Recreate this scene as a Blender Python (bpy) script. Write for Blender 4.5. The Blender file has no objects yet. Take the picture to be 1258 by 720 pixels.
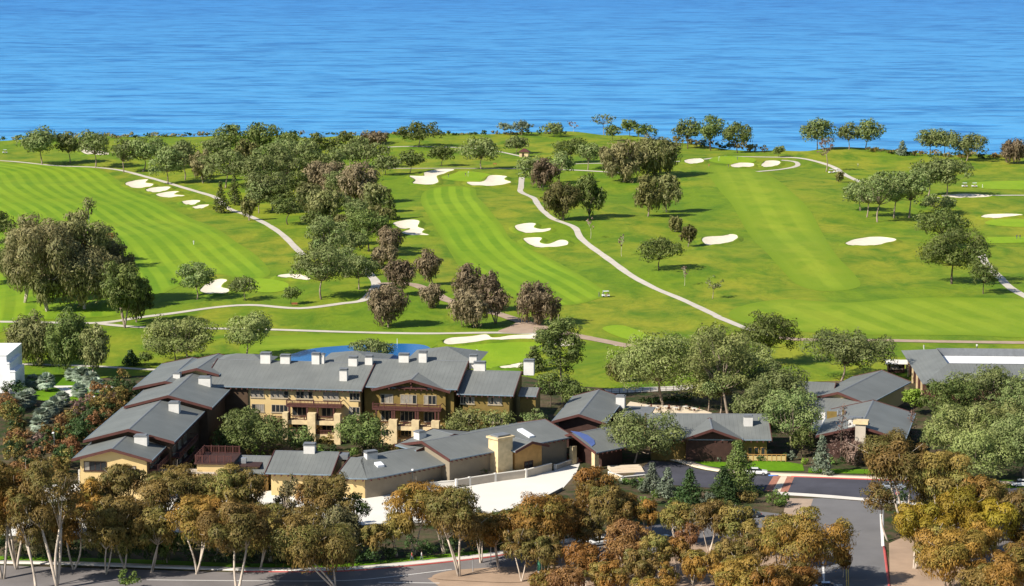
import bpy, math, random
import numpy as np
from mathutils import Vector
from mathutils.geometry import delaunay_2d_cdt

# ------------------------------------------------------------------ camera
FPX, CX, CY, HCAM = 2835.0, 629.0, 360.0, 112.0       # photo is 1258 x 720
PITCH = math.atan(440.0 / FPX)
SC = bpy.context.scene
COL = SC.collection
cam = bpy.data.cameras.new('camera')
cam.sensor_width = 36.0
cam.lens = 36.0 * FPX / 1258.0
cam.clip_start, cam.clip_end = 1.0, 120000.0
camo = bpy.data.objects.new('camera', cam)
COL.objects.link(camo)
camo.location = (0, 0, HCAM)
camo.rotation_euler = (math.pi / 2 - PITCH, 0, 0)
SC.camera = camo

# ------------------------------------------------------------------ light
SUN_EL = math.radians(38)
SUN_TO = (0.83, 0.56)                                  # the way the shadows fall
AZ = math.atan2(-SUN_TO[0], -SUN_TO[1])
world = bpy.data.worlds.new('World')
SC.world = world
world.use_nodes = True
wn = world.node_tree.nodes
wl = world.node_tree.links
sky = wn.new('ShaderNodeTexSky')
sky.sky_type = 'NISHITA'
sky.sun_disc = False
sky.sun_elevation = SUN_EL
sky.sun_rotation = AZ
sky.altitude = 100
sky.air_density = 1.0
sky.dust_density = 0.4
sky.ozone_density = 2.0
wl.new(sky.outputs[0], wn['Background'].inputs[0])
wn['Background'].inputs[1].default_value = 0.076
sl = bpy.data.lights.new('sun', 'SUN')
sl.energy = 4.9
sl.angle = math.radians(0.5)
sl.color = (1.0, 0.93, 0.82)
so = bpy.data.objects.new('sun', sl)
COL.objects.link(so)
d = Vector((SUN_TO[0] * math.cos(SUN_EL), SUN_TO[1] * math.cos(SUN_EL), -math.sin(SUN_EL)))
so.rotation_euler = d.to_track_quat('-Z', 'Y').to_euler()
so.location = (0, 300, 300)
vs = SC.view_settings
vs.view_transform = 'Standard'
vs.look = 'None'
vs.exposure = 0.66
vs.gamma = 1.0
vs.use_curve_mapping = False
SC.render.engine = 'CYCLES'
SC.cycles.use_denoising = True
SC.cycles.max_bounces = 6
SC.cycles.transparent_max_bounces = 4

# ------------------------------------------------------------------ pixels to places
SP, CP = math.sin(PITCH), math.cos(PITCH)

def ray(px, py):
    a, b = (px - CX) / FPX, (CY - py) / FPX
    return a, CP + b * SP, -SP + b * CP

def P(px, py, z=0.0):
    """the point at height z that shows at this photo pixel"""
    x, y, dz = ray(px, py)
    t = (z - HCAM) / dz
    return x * t, y * t

def smooth(a, b, v):
    t = np.clip((v - a) / (b - a), 0, 1)
    return t * t * (3 - 2 * t)

def hgt(x, y):
    """gentle swell of the golf course, level round the lodge"""
    x = np.asarray(x, float); y = np.asarray(y, float)
    w = smooth(640, 760, y)
    s = (0.9 * np.sin(x / 31 + y / 47 + 0.6) + 0.8 * np.sin(x / 53 - y / 29 + 2.1)
         + 0.45 * np.sin(x / 17 + y / 71) + 0.4 * np.sin(-x / 23 + y / 19 + 1.0))
    return w * s * 0.75

def G(px, py):
    z = 0.0
    for _ in range(6):
        x, y = P(px, py, z)
        z = float(hgt(x, y))
    return x, y

def scale_at(y, z=0.0):
    """photo pixels per metre at distance y"""
    return FPX / (y * CP + (HCAM - z) * SP)

def proj(x, y, z):
    f = y * CP - (z - HCAM) * SP
    return CX + FPX * x / f, CY - FPX * (y * SP + (z - HCAM) * CP) / f

# ------------------------------------------------------------------ materials
MATS = {}

class NT:
    def __init__(self, name):
        m = bpy.data.materials.new(name); m.use_nodes = True
        self.m = m; self.n = m.node_tree.nodes; self.l = m.node_tree.links
        self.b = self.n['Principled BSDF']; self.out = self.n['Material Output']
        MATS[name] = m
    def new(self, t, **kw):
        n = self.n.new(t)
        for k, v in kw.items(): setattr(n, k, v)
        return n
    def link(self, a, b): self.l.new(a, b)
    def val(self, sock, v):
        if hasattr(v, 'is_linked') or isinstance(v, bpy.types.NodeSocket): self.l.new(v, sock)
        else: sock.default_value = v
    def geo(self): return self.new('ShaderNodeNewGeometry').outputs['Position']
    def attr(self, name, out='Vector'):
        a = self.new('ShaderNodeAttribute'); a.attribute_name = name
        return a.outputs[out]
    def mapv(self, v, scale=(1, 1, 1), rot=(0, 0, 0), loc=(0, 0, 0)):
        m = self.new('ShaderNodeMapping'); self.l.new(v, m.inputs[0])
        m.inputs['Scale'].default_value = scale; m.inputs['Rotation'].default_value = rot
        m.inputs['Location'].default_value = loc
        return m.outputs[0]
    def noise(self, v, scale, detail=4, rough=0.55, dist=0.0):
        t = self.new('ShaderNodeTexNoise'); self.l.new(v, t.inputs['Vector'])
        t.inputs['Scale'].default_value = scale; t.inputs['Detail'].default_value = detail
        t.inputs['Roughness'].default_value = rough; t.inputs['Distortion'].default_value = dist
        return t.outputs['Fac']
    def rng(self, v, a, b, c=0.0, d=1.0):
        r = self.new('ShaderNodeMapRange'); self.l.new(v, r.inputs[0])
        for i, q in enumerate((a, b, c, d)): r.inputs[i + 1].default_value = q
        return r.outputs[0]
    def mix(self, f, a, b, mode='MIX'):
        m = self.new('ShaderNodeMix'); m.data_type = 'RGBA'; m.blend_type = mode
        self.val(m.inputs['Factor'], f)
        for s, v in ((m.inputs[6], a), (m.inputs[7], b)):
            if isinstance(v, tuple): s.default_value = v + (1,) if len(v) == 3 else v
            else: self.l.new(v, s)
        return m.outputs[2]
    def math(self, op, a, b=None):
        m = self.new('ShaderNodeMath'); m.operation = op
        self.val(m.inputs[0], a)
        if b is not None: self.val(m.inputs[1], b)
        return m.outputs[0]
    def bump(self, h, strength=0.3, dist=0.1, nrm=None):
        b = self.new('ShaderNodeBump'); self.l.new(h, b.inputs['Height'])
        b.inputs['Strength'].default_value = strength; b.inputs['Distance'].default_value = dist
        if nrm is not None: self.l.new(nrm, b.inputs['Normal'])
        self.l.new(b.outputs[0], self.b.inputs['Normal'])
        return b.outputs[0]
    def base(self, c):
        if isinstance(c, tuple): self.b.inputs['Base Color'].default_value = c + (1,)
        else: self.l.new(c, self.b.inputs['Base Color'])
    def rough(self, r, spec=0.3):
        self.b.inputs['Roughness'].default_value = r
        self.b.inputs['Specular IOR Level'].default_value = spec
    def sep(self, v):
        s = self.new('ShaderNodeSeparateXYZ'); self.l.new(v, s.inputs[0]); return s.outputs

def plain(name, c, rough=0.7, var=0.12, scale=0.8, spec=0.3, metal=0.0, coat=0.0):
    t = NT(name)
    n = t.noise(t.geo(), scale, 5, 0.6)
    f = t.rng(n, 0.3, 0.7)
    t.base(t.mix(f, tuple(q * (1 - var) for q in c), tuple(min(1, q * (1 + var)) for q in c)))
    t.rough(rough, spec)
    t.b.inputs['Metallic'].default_value = metal
    t.b.inputs['Coat Weight'].default_value = coat
    return t.m

def grass(name, ca, cb, cc, stripe=0.0, period=6.5, fine=1.0):
    """ca usual green, cb dry or yellowish, cc lush dark"""
    t = NT(name)
    p = t.geo()
    big = t.noise(t.mapv(p, (1, 0.55, 1), (0, 0, 0.5)), 0.018, 5, 0.6, 0.6)
    mid = t.noise(t.mapv(p, (1, 0.6, 1), (0, 0, -0.4)), 0.085, 5, 0.62, 0.4)
    sm = t.noise(t.mapv(p, (1, 0.7, 1)), 0.5, 4, 0.65)
    c = t.mix(t.rng(big, 0.40, 0.60), ca, cb)
    c = t.mix(t.rng(mid, 0.44, 0.66), c, cc)
    c = t.mix(t.math('MULTIPLY', t.rng(sm, 0.3, 0.7), 0.30 * fine), c, tuple(q * 0.55 for q in cc))
    if stripe:
        s = t.attr('stripe', 'Fac')
        wob = t.math('MULTIPLY', t.math('SUBTRACT', mid, 0.5), 1.2)
        ph = t.math('MULTIPLY', t.math('ADD', s, wob), 2 * math.pi / period)
        f = t.rng(t.math('SINE', ph), -0.35, 0.35)
        fade = t.noise(p, 0.022, 2, 0.5)
        f = t.math('MULTIPLY', f, t.rng(fade, 0.35, 0.65, stripe * 0.45, stripe))
        c = t.mix(f, c, tuple(q * 1.30 for q in cb))
    if stripe:                                          # mown edge blends into the rough
        ed = t.math('ADD', t.attr('edge', 'Fac'), t.math('MULTIPLY', t.math('SUBTRACT', sm, 0.5), 3.0))
        c = t.mix(t.rng(ed, 0.0, 3.5 if stripe > 0.5 else 9.0), (0.148, 0.228, 0.012), c)
    t.base(c)
    t.rough(0.85, 0.12)
    fn = t.math('ADD', t.math('MULTIPLY', t.noise(p, 2.2, 3, 0.6), 0.10), t.math('MULTIPLY', mid, 1.6 if not stripe else 0.7))
    t.bump(fn, 0.55, 0.8)
    return t.m

def foliage(name, c1, c2, c3, trans=0.22, objvar=0.25):
    """c1 and c2 mix from clump to clump, c3 shows on single sprays"""
    t = NT(name)
    x, y, z = t.sep(t.attr('tint'))[0:3]
    c = t.mix(t.rng(y, 0.15, 0.85), c1, c2)
    c = t.mix(t.rng(x, 0.62, 1.0, 0.0, 0.75), c, c3)
    oi = t.new('ShaderNodeObjectInfo').outputs['Random']
    hsv = t.new('ShaderNodeHueSaturation')
    t.link(c, hsv.inputs['Color'])
    t.link(t.rng(oi, 0, 1, 0.488, 0.512), hsv.inputs['Hue'])
    val = t.math('MULTIPLY', t.rng(z, 0, 1, 0.68, 1.32), t.rng(oi, 0, 1, 1 - objvar, 1 + objvar))
    t.link(val, hsv.inputs['Value'])
    df = t.new('ShaderNodeBsdfDiffuse'); t.link(hsv.outputs[0], df.inputs[0])
    tr = t.new('ShaderNodeBsdfTranslucent'); t.link(hsv.outputs[0], tr.inputs[0])
    ms = t.new('ShaderNodeMixShader'); ms.inputs[0].default_value = trans
    t.link(df.outputs[0], ms.inputs[1]); t.link(tr.outputs[0], ms.inputs[2])
    gl = t.new('ShaderNodeBsdfGlossy'); gl.inputs['Roughness'].default_value = 0.6
    gl.inputs['Color'].default_value = (1, 1, 1, 1)
    m2 = t.new('ShaderNodeMixShader'); m2.inputs[0].default_value = 0.012
    t.link(ms.outputs[0], m2.inputs[1]); t.link(gl.outputs[0], m2.inputs[2])
    t.link(m2.outputs[0], t.out.inputs[0])
    return t.m

def roofing(name, c):
    t = NT(name)
    u, v, w = t.sep(t.attr('luv'))[0:3]
    p = t.geo()
    st = t.noise(t.mapv(t.attr('luv'), (1.6, 0.12, 1)), 0.9, 4, 0.6)
    bl = t.noise(p, 0.16, 4, 0.6)
    col = t.mix(t.rng(bl, 0.3, 0.7), tuple(q * 0.86 for q in c), tuple(q * 1.12 for q in c))
    col = t.mix(t.math('MULTIPLY', t.rng(st, 0.35, 0.7), 0.35), col, tuple(q * 0.72 for q in c))
    fr = t.math('FRACT', t.math('MULTIPLY', u, 1 / 0.9))
    seam = t.rng(t.math('ABSOLUTE', t.math('SUBTRACT', fr, 0.5)), 0.43, 0.5)
    col = t.mix(t.math('MULTIPLY', seam, 0.3), col, tuple(q * 0.5 for q in c))
    t.base(col)
    t.rough(0.55, 0.25)
    t.bump(t.math('ADD', seam, t.math('MULTIPLY', t.noise(p, 3.0, 3), 0.3)), 0.5, 0.06)
    return t.m

# ------------------------------------------------------------------ mesh helpers
def mesh_np(name, V, Fq, mat, parent=None, loc=(0, 0, 0), attrs=None, shade=False):
    """V n x 3 world coordinates, Fq f x k index array (k = 3 or 4)"""
    V = np.asarray(V, np.float32) - np.asarray(loc, np.float32)
    Fq = np.asarray(Fq, np.int32)
    me = bpy.data.meshes.new(name)
    f, k = Fq.shape
    me.vertices.add(len(V)); me.vertices.foreach_set('co', V.ravel())
    me.loops.add(f * k); me.loops.foreach_set('vertex_index', Fq.ravel())
    me.polygons.add(f); me.polygons.foreach_set('loop_start', np.arange(0, f * k, k, dtype=np.int32))
    me.update(calc_edges=True)
    if shade: me.polygons.foreach_set('use_smooth', np.ones(f, bool))
    for an, (ty, data) in (attrs or {}).items():
        a = me.attributes.new(an, ty, 'POINT')
        a.data.foreach_set('vector' if ty == 'FLOAT_VECTOR' else 'value', np.asarray(data, np.float32).ravel())
    if mat: me.materials.append(MATS[mat])
    o = bpy.data.objects.new(name, me)
    COL.objects.link(o)
    o.location = loc
    if parent is not None:
        o.parent = parent; o.location = (0, 0, 0)
    return o

class MB:
    """collects pieces (world coordinates) that become one mesh"""
    def __init__(self): self.v = []; self.f = []; self.uv = []
    def poly(self, pts, faces, uv=None):
        k = len(self.v)
        self.v += [tuple(p) for p in pts]
        self.uv += uv if uv else [(0, 0, 0)] * len(pts)
        self.f += [tuple(i + k for i in f) for f in faces]
    def box(self, fr, u0, u1, v0, v1, z0, z1):
        pts = [fr.w(u, v, z) for z in (z0, z1) for (u, v) in ((u0, v0), (u1, v0), (u1, v1), (u0, v1))]
        uv = [(u + v, z, 0) for z in (z0, z1) for (u, v) in ((u0, v0), (u1, v0), (u1, v1), (u0, v1))]
        self.poly(pts, [(3, 2, 1, 0), (4, 5, 6, 7), (0, 1, 5, 4), (1, 2, 6, 5), (2, 3, 7, 6), (3, 0, 4, 7)], uv)
    def prism(self, fr, prof, u0, u1):
        """prof (v, z) points, extruded along u"""
        n = len(prof)
        pts = [fr.w(u, v, z) for u in (u0, u1) for (v, z) in prof]
        uv = [(u, v, 0) for u in (u0, u1) for (v, z) in prof]
        fs = [tuple(range(n)), tuple(range(2 * n - 1, n - 1, -1))]
        fs += [(i, n + i, n + (i + 1) % n, (i + 1) % n) for i in range(n)]
        self.poly(pts, fs, uv)
    def tube(self, pts, rad, sides=6, cap=True):
        pts = [Vector(p) for p in pts]; n = len(pts); k = len(self.v)
        for i, p in enumerate(pts):
            dd = (pts[min(i + 1, n - 1)] - pts[max(i - 1, 0)])
            if dd.length < 1e-6: dd = Vector((0, 0, 1))
            dd.normalize()
            a = dd.cross(Vector((0.3, 0.9, 0.2)));
            if a.length < 1e-3: a = dd.cross(Vector((1, 0, 0)))
            a.normalize(); b = dd.cross(a)
            for s in range(sides):
                q = 2 * math.pi * s / sides
                self.v.append(tuple(p + (a * math.cos(q) + b * math.sin(q)) * rad[i])); self.uv.append((0, 0, 0))
        for i in range(n - 1):
            for s in range(sides):
                s2 = (s + 1) % sides
                self.f.append((k + i * sides + s, k + i * sides + s2, k + (i + 1) * sides + s2, k + (i + 1) * sides + s))
        if cap:
            self.f.append(tuple(k + s for s in range(sides))[::-1])
            self.f.append(tuple(k + (n - 1) * sides + s for s in range(sides)))
    def build(self, name, mat, parent=None, loc=(0, 0, 0), shade=False, stuff=False):
        me = bpy.data.meshes.new(name)
        L = Vector(loc)
        me.from_pydata([tuple(Vector(p) - L) for p in self.v], [], self.f)
        a = me.attributes.new('luv', 'FLOAT_VECTOR', 'POINT')
        a.data.foreach_set('vector', np.asarray(self.uv, np.float32).ravel())
        me.materials.append(MATS[mat])
        if shade: me.polygons.foreach_set('use_smooth', np.ones(len(me.polygons), bool))
        me.update()
        o = bpy.data.objects.new(name, me); COL.objects.link(o)
        if parent is None: o.location = loc
        else: o.parent = parent
        if stuff: o['kind'] = 'stuff'
        return o

class Frame:
    def __init__(self, x, y, deg, z=0.0):
        self.x, self.y, self.z, self.deg = x, y, z, deg
        a = math.radians(deg)
        self.ux, self.uy = math.cos(a), math.sin(a)
    def w(self, u, v, z):
        return (self.x + u * self.ux - v * self.uy, self.y + u * self.uy + v * self.ux, z + self.z)
    def loc(self, x, y):
        dx, dy = x - self.x, y - self.y
        return dx * self.ux + dy * self.uy, -dx * self.uy + dy * self.ux
    def sub(self, u, v, ddeg):
        q = self.w(u, v, 0)
        return Frame(q[0], q[1], self.deg + ddeg, self.z)

def tag(o, label, cat, group=None):
    o['label'] = label; o['category'] = cat
    if group: o['group'] = group
    return o

def empty(name, loc, label=None, cat=None, group=None):
    o = bpy.data.objects.new(name, None); COL.objects.link(o)
    o.location = loc; o.empty_display_size = 1.0
    if label: tag(o, label, cat, group)
    return o

def catmull(pts, closed, per=6):
    pts = np.asarray(pts, float); n = len(pts); out = []
    rngi = range(n) if closed else range(n - 1)
    for i in rngi:
        if closed: p0, p1, p2, p3 = pts[(i - 1) % n], pts[i], pts[(i + 1) % n], pts[(i + 2) % n]
        else: p0, p1, p2, p3 = pts[max(i - 1, 0)], pts[i], pts[i + 1], pts[min(i + 2, n - 1)]
        for k in range(per):
            t = k / per
            out.append(0.5 * ((2 * p1) + (-p0 + p2) * t + (2 * p0 - 5 * p1 + 4 * p2 - p3) * t * t + (-p0 + 3 * p1 - 3 * p2 + p3) * t ** 3))
    if not closed: out.append(pts[-1])
    return np.array(out)

def inside(poly, X, Y):
    c = np.zeros(X.shape, bool); n = len(poly)
    for i in range(n):
        x1, y1 = poly[i]; x2, y2 = poly[(i + 1) % n]
        if y1 == y2: continue
        m = ((y1 > Y) != (y2 > Y)) & (X < (x2 - x1) * (Y - y1) / (y2 - y1) + x1)
        c ^= m
    return c

def sdist(poly, X, Y, closed=True):
    best = np.full(X.shape, 1e9); n = len(poly)
    for i in range(n if closed else n - 1):
        a = poly[i]; b = poly[(i + 1) % n]
        ab = b - a; L = max(ab @ ab, 1e-9)
        t = np.clip(((X - a[0]) * ab[0] + (Y - a[1]) * ab[1]) / L, 0, 1)
        best = np.minimum(best, np.hypot(X - a[0] - t * ab[0], Y - a[1] - t * ab[1]))
    return best

def signed_line(line, X, Y):
    best = np.full(X.shape, 1e9); sg = np.zeros(X.shape)
    for i in range(len(line) - 1):
        a = line[i]; b = line[i + 1]; ab = b - a; L = max(ab @ ab, 1e-9)
        t = ((X - a[0]) * ab[0] + (Y - a[1]) * ab[1]) / L
        lo = -9 if i == 0 else 0; hi = 9 if i == len(line) - 2 else 1
        t = np.clip(t, lo, hi)
        dx, dy = X - a[0] - t * ab[0], Y - a[1] - t * ab[1]
        dd = np.hypot(dx, dy); m = dd < best
        best = np.where(m, dd, best)
        sg = np.where(m, np.sign(ab[0] * dy - ab[1] * dx), sg)
    return best * sg

def fill(poly, step):
    """triangulated inside of a world polygon with inner points"""
    x0, y0 = poly.min(0); x1, y1 = poly.max(0)
    X, Y = np.meshgrid(np.arange(x0, x1, step), np.arange(y0, y1, step))
    X = X.ravel(); Y = Y.ravel()
    m = inside(poly, X, Y)
    X, Y = X[m], Y[m]
    m = sdist(poly, X, Y) > step * 0.4 if len(X) else np.zeros(0, bool)
    ins = list(zip(X[m], Y[m]))
    vs_ = [Vector(p) for p in poly] + [Vector(p) for p in ins]
    n = len(poly)
    r = delaunay_2d_cdt(vs_, [], [list(range(n))], 1, 1e-4)
    return np.array([tuple(v) for v in r[0]]), [tuple(f) for f in r[2]]

def sheet(name, pts, mat, off=0.05, step=4.0, px=True, per=5, kind='structure', stripe=None, smoothed=True):
    w = np.array([G(*p) for p in pts]) if px else np.asarray(pts, float)
    if smoothed: w = catmull(w, True, per)
    V, F = fill(w, step)
    Z = hgt(V[:, 0], V[:, 1]) + off
    at = {}
    if stripe is not None:
        line = catmull(np.array([G(*p) for p in stripe]), False, 6)
        at['edge'] = ('FLOAT', sdist(w, V[:, 0], V[:, 1]))
        at['stripe'] = ('FLOAT', signed_line(line, V[:, 0], V[:, 1]))
    V3 = np.column_stack([V, Z])
    A = np.array([V3[list(f)] for f in F])
    nz = np.cross(A[:, 1] - A[:, 0], A[:, 2] - A[:, 0])[:, 2]
    F = [f if q > 0 else f[::-1] for f, q in zip(F, nz)]
    o = mesh_np(name, V3, F, mat, attrs=at, shade=True)
    if kind: o['kind'] = kind
    return o, w

def ribbon(name, pts, width, mat, off=0.08, px=True, kind='structure', step=3.0, thick=0.0, zextra=0.0):
    w = np.array([G(*p) for p in pts]) if px else np.asarray(pts, float)
    w = catmull(w, False, 8) if len(w) > 2 else w
    seg = np.r_[0, np.cumsum(np.hypot(*np.diff(w, axis=0).T))]
    n = max(2, int(seg[-1] / step))
    s = np.linspace(0, seg[-1], n)
    c = np.column_stack([np.interp(s, seg, w[:, 0]), np.interp(s, seg, w[:, 1])])
    tg = np.gradient(c, axis=0); tg /= np.linalg.norm(tg, axis=1)[:, None] + 1e-9
    nr = np.column_stack([-tg[:, 1], tg[:, 0]])
    rr = random.Random(len(name) + n)
    wid = np.array([width * (1 + 0.05 * math.sin(i * 0.7) + rr.uniform(-0.03, 0.03)) for i in range(n)])
    rows = []
    ks = (-0.5, 0, 0.5)
    for k in ks:
        q = c + nr * (k * wid)[:, None]
        rows.append(np.column_stack([q, hgt(q[:, 0], q[:, 1]) + off + zextra]))
    V = np.concatenate(rows); F = []
    for j in range(len(ks) - 1):
        for i in range(n - 1):
            F.append((j * n + i, j * n + i + 1, (j + 1) * n + i + 1, (j + 1) * n + i))
    F = [f[::-1] for f in F]
    if thick:
        k = len(V)
        lo = V.copy(); lo[:, 2] -= thick
        V = np.concatenate([V, lo])
        m = len(ks) - 1
        for i in range(n - 1):
            F.append((i, i + 1, k + i + 1, k + i))
            F.append((m * n + i + 1, m * n + i, k + m * n + i, k + m * n + i + 1))
        F.append((0, k, k + n, n)); F.append((n, k + n, k + 2 * n, 2 * n))
        F.append((n - 1, 2 * n - 1, k + 2 * n - 1, k + n - 1)); F.append((2 * n - 1, 3 * n - 1, k + 3 * n - 1, k + 2 * n - 1))
    o = mesh_np(name, V, F, mat)
    if kind: o['kind'] = kind
    return o

# ------------------------------------------------------------------ material library
grass('rough_grass', (0.148, 0.228, 0.012), (0.250, 0.265, 0.021), (0.086, 0.168, 0.010))
grass('fairway_grass', (0.142, 0.250, 0.012), (0.186, 0.272, 0.014), (0.110, 0.215, 0.010), stripe=0.62, fine=0.5)
grass('range_grass', (0.182, 0.266, 0.017), (0.230, 0.285, 0.021), (0.142, 0.232, 0.012), stripe=0.30, period=11, fine=0.5)
grass('green_grass', (0.200, 0.315, 0.016), (0.225, 0.325, 0.016), (0.175, 0.290, 0.013), fine=0.25)
grass('lawn_grass', (0.115, 0.250, 0.008), (0.155, 0.270, 0.010), (0.080, 0.185, 0.007), fine=0.8)
plain('sand', (0.68, 0.61, 0.48), 0.95, 0.10, 0.6, 0.1)
plain('path_concrete', (0.50, 0.455, 0.385), 0.9, 0.10, 0.2, 0.2)
plain('path_dirt', (0.36, 0.27, 0.20), 0.95, 0.15, 0.3, 0.1)
plain('white_concrete', (0.66, 0.63, 0.57), 0.85, 0.05, 0.10, 0.2)
plain('pale_paving', (0.62, 0.52, 0.39), 0.85, 0.10, 0.4, 0.2)
plain('kerb_concrete', (0.62, 0.58, 0.52), 0.85, 0.08, 0.3, 0.2)
plain('red_paint', (0.44, 0.085, 0.075), 0.6, 0.12, 0.6)
plain('blue_paint', (0.08, 0.20, 0.55), 0.6, 0.1, 0.6)
plain('white_paint', (0.78, 0.76, 0.72), 0.6, 0.08, 0.6)
plain('yellow_paint', (0.72, 0.48, 0.05), 0.6, 0.08, 0.6)
plain('brick_paving', (0.34, 0.15, 0.10), 0.85, 0.2, 1.2)
plain('dark_asphalt', (0.060, 0.060, 0.075), 0.85, 0.25, 0.12)
plain('old_asphalt', (0.150, 0.145, 0.145), 0.9, 0.14, 0.10)
plain('road_asphalt', (0.175, 0.160, 0.155), 0.9, 0.2, 0.10)
plain('bare_soil', (0.34, 0.24, 0.165), 0.95, 0.22, 0.12)
t = NT('mulch')
p = t.geo()
c_ = t.mix(t.rng(t.noise(p, 0.35, 5, 0.65), 0.42, 0.58), (0.075, 0.055, 0.034), (0.030, 0.050, 0.014))
c_ = t.mix(t.rng(t.noise(p, 0.07, 4, 0.6), 0.50, 0.66), c_, (0.13, 0.095, 0.06))
t.base(c_); t.rough(0.95, 0.1); t.bump(t.noise(p, 1.2, 4, 0.6), 0.8, 0.25)
plain('cliff_rock', (0.40, 0.30, 0.20), 0.95, 0.3, 0.05)

t = NT('sea_water')
p = t.geo()
sw = t.noise(t.mapv(p, (0.45, 1.0, 1), (0, 0, 0.04)), 0.011, 3, 0.55, 0.3)       # swell
ch = t.noise(t.mapv(p, (0.32, 1.0, 1), (0, 0, 0.06)), 0.046, 3, 0.62, 0.3)       # chop
wd = t.noise(t.mapv(p, (0.35, 1.0, 1), (0, 0, -0.06)), 0.0013, 3, 0.5)           # wind lanes
hh = t.math('ADD', t.math('MULTIPLY', sw, 0.9), t.math('MULTIPLY', ch, 0.8))
nb = t.new('ShaderNodeBump'); nb.inputs['Strength'].default_value = 1.0; nb.inputs['Distance'].default_value = 6.0
t.link(hh, nb.inputs['Height'])
t.link(nb.outputs[0], t.b.inputs['Normal'])
lane = t.math('ADD', t.math('MULTIPLY', ch, 0.62), t.math('ADD', t.math('MULTIPLY', sw, 0.26), t.math('MULTIPLY', wd, 0.12)))
off_ = t.rng(t.sep(p)[1], 2200, 9000)                                            # lighter near shore: sky reflection painted in, with a shallow-water tint
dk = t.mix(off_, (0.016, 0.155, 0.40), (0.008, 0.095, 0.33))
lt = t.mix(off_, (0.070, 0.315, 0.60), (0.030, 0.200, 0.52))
t.base(t.mix(t.rng(lane, 0.405, 0.535), dk, lt))  # lit and dark wave faces painted into the base colour, with faint wind lanes
t.rough(0.42, 0.35)
t.b.inputs['IOR'].default_value = 1.33

t = NT('pond_water')
p = t.geo()
t.base((0.020, 0.130, 0.34)); t.rough(0.22, 0.3); t.b.inputs['IOR'].default_value = 1.33
t.bump(t.noise(t.mapv(p, (1, 0.6, 1)), 1.1, 3), 0.5, 0.05)

# ------------------------------------------------------------------ ground, cliff, sea
EDGE_PX = [(-500, 170), (-60, 171), (0, 171), (60, 168), (160, 167), (260, 165), (340, 164), (430, 165), (520, 165), (610, 164), (690, 162),
           (770, 164), (830, 172), (880, 178), (930, 184), (990, 185), (1060, 184), (1110, 187), (1170, 189), (1258, 190), (1320, 190), (1800, 190)]
EW = np.array([P(*q, 0.0) for q in EDGE_PX])

def edge_y(x):
    x = np.asarray(x, float)
    return np.interp(x, EW[:, 0], EW[:, 1]) + 5 * np.sin(x / 13.0) + 4 * np.sin(x / 5.3 + 1) - 4

xs = np.r_[np.arange(-700, -330, 18.0), np.arange(-330, 330, 4.0), np.arange(330, 701, 18.0)]
v = np.r_[np.linspace(0, 0.42, 40)[:-1], np.linspace(0.42, 1.0, 215)]
Yg = -150 + (edge_y(xs)[None, :] + 150) * v[:, None]
Xg = np.broadcast_to(xs, Yg.shape)
Zg = hgt(Xg, Yg)
cl = [(2, -0.6), (5, -3), (12, -11), (22, -26), (40, -52), (70, -86), (95, -104)]
rn = np.random.default_rng(5)
Yc = np.stack([edge_y(xs) + a + (rn.normal(0, a * 0.12, len(xs))) for a, b in cl])
Zc = np.stack([Zg[-1] * (1 - k / 7) + b * (1 + rn.normal(0, 0.06, len(xs))) for k, (a, b) in enumerate(cl)])
nr_, nc_ = Yg.shape
V = np.column_stack([Xg.ravel(), Yg.ravel(), Zg.ravel()])
I = np.arange(nr_ * nc_).reshape(nr_, nc_)
F = np.stack([I[:-1, :-1], I[:-1, 1:], I[1:, 1:], I[1:, :-1]], -1).reshape(-1, 4)
g = mesh_np('ground', V, F, 'rough_grass', shade=True)
g['kind'] = 'structure'
Ya = np.concatenate([Yg[-1:], Yc]); Za = np.concatenate([Zg[-1:] - 0.02, Zc])
Xa = np.broadcast_to(xs, Ya.shape)
I = np.arange(Ya.size).reshape(Ya.shape)
F = np.stack([I[:-1, :-1], I[:-1, 1:], I[1:, 1:], I[1:, :-1]], -1).reshape(-1, 4)
g = mesh_np('cliff', np.column_stack([Xa.ravel(), Ya.ravel(), Za.ravel()]), F, 'cliff_rock')
g['kind'] = 'structure'
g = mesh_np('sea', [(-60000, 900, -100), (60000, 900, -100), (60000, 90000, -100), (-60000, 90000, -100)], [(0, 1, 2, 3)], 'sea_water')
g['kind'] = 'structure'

# ------------------------------------------------------------------ fairways, greens
def lead(line, dx, dy=0):
    return [(a + dx, b + dy) for a, b in line]
LEFT_EDGE = [(60, 196), (127, 210), (157, 232), (214, 257), (284, 293), (327, 327), (350, 352), (365, 375)]
sheet('left_fairway', [(-60, 201), (20, 201), (85, 203), (127, 210), (143, 220), (157, 232), (187, 243), (214, 257), (247, 273), (284, 293), (310, 310),
       (327, 326), (331, 338), (305, 345), (262, 337), (215, 354), (188, 368), (150, 386), (100, 391), (40, 393), (-60, 393)],
      'fairway_grass', stripe=LEFT_EDGE)
sheet('middle_fairway', [(517, 247), (523, 260), (533, 277), (543, 293), (553, 310), (567, 330), (595, 350), (645, 370), (700, 375), (738, 366), (747, 360),
       (735, 352), (713, 338), (680, 320), (647, 304), (627, 293), (617, 277), (603, 260), (587, 243), (581, 231), (545, 229), (522, 235)],
      'fairway_grass', stripe=[(551, 226), (552, 243), (563, 260), (578, 277), (588, 293), (605, 312), (640, 335), (700, 368)])
sheet('right_fairway', [(868, 206), (881, 230), (898, 250), (915, 280), (938, 307), (960, 331), (984, 352), (1020, 358), (1056, 352), (1048, 335), (1025, 310),
       (1002, 270), (975, 238), (950, 218), (925, 208), (895, 204)], 'range_grass', stripe=[(905, 204), (930, 250), (970, 305), (1025, 360)])
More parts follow.
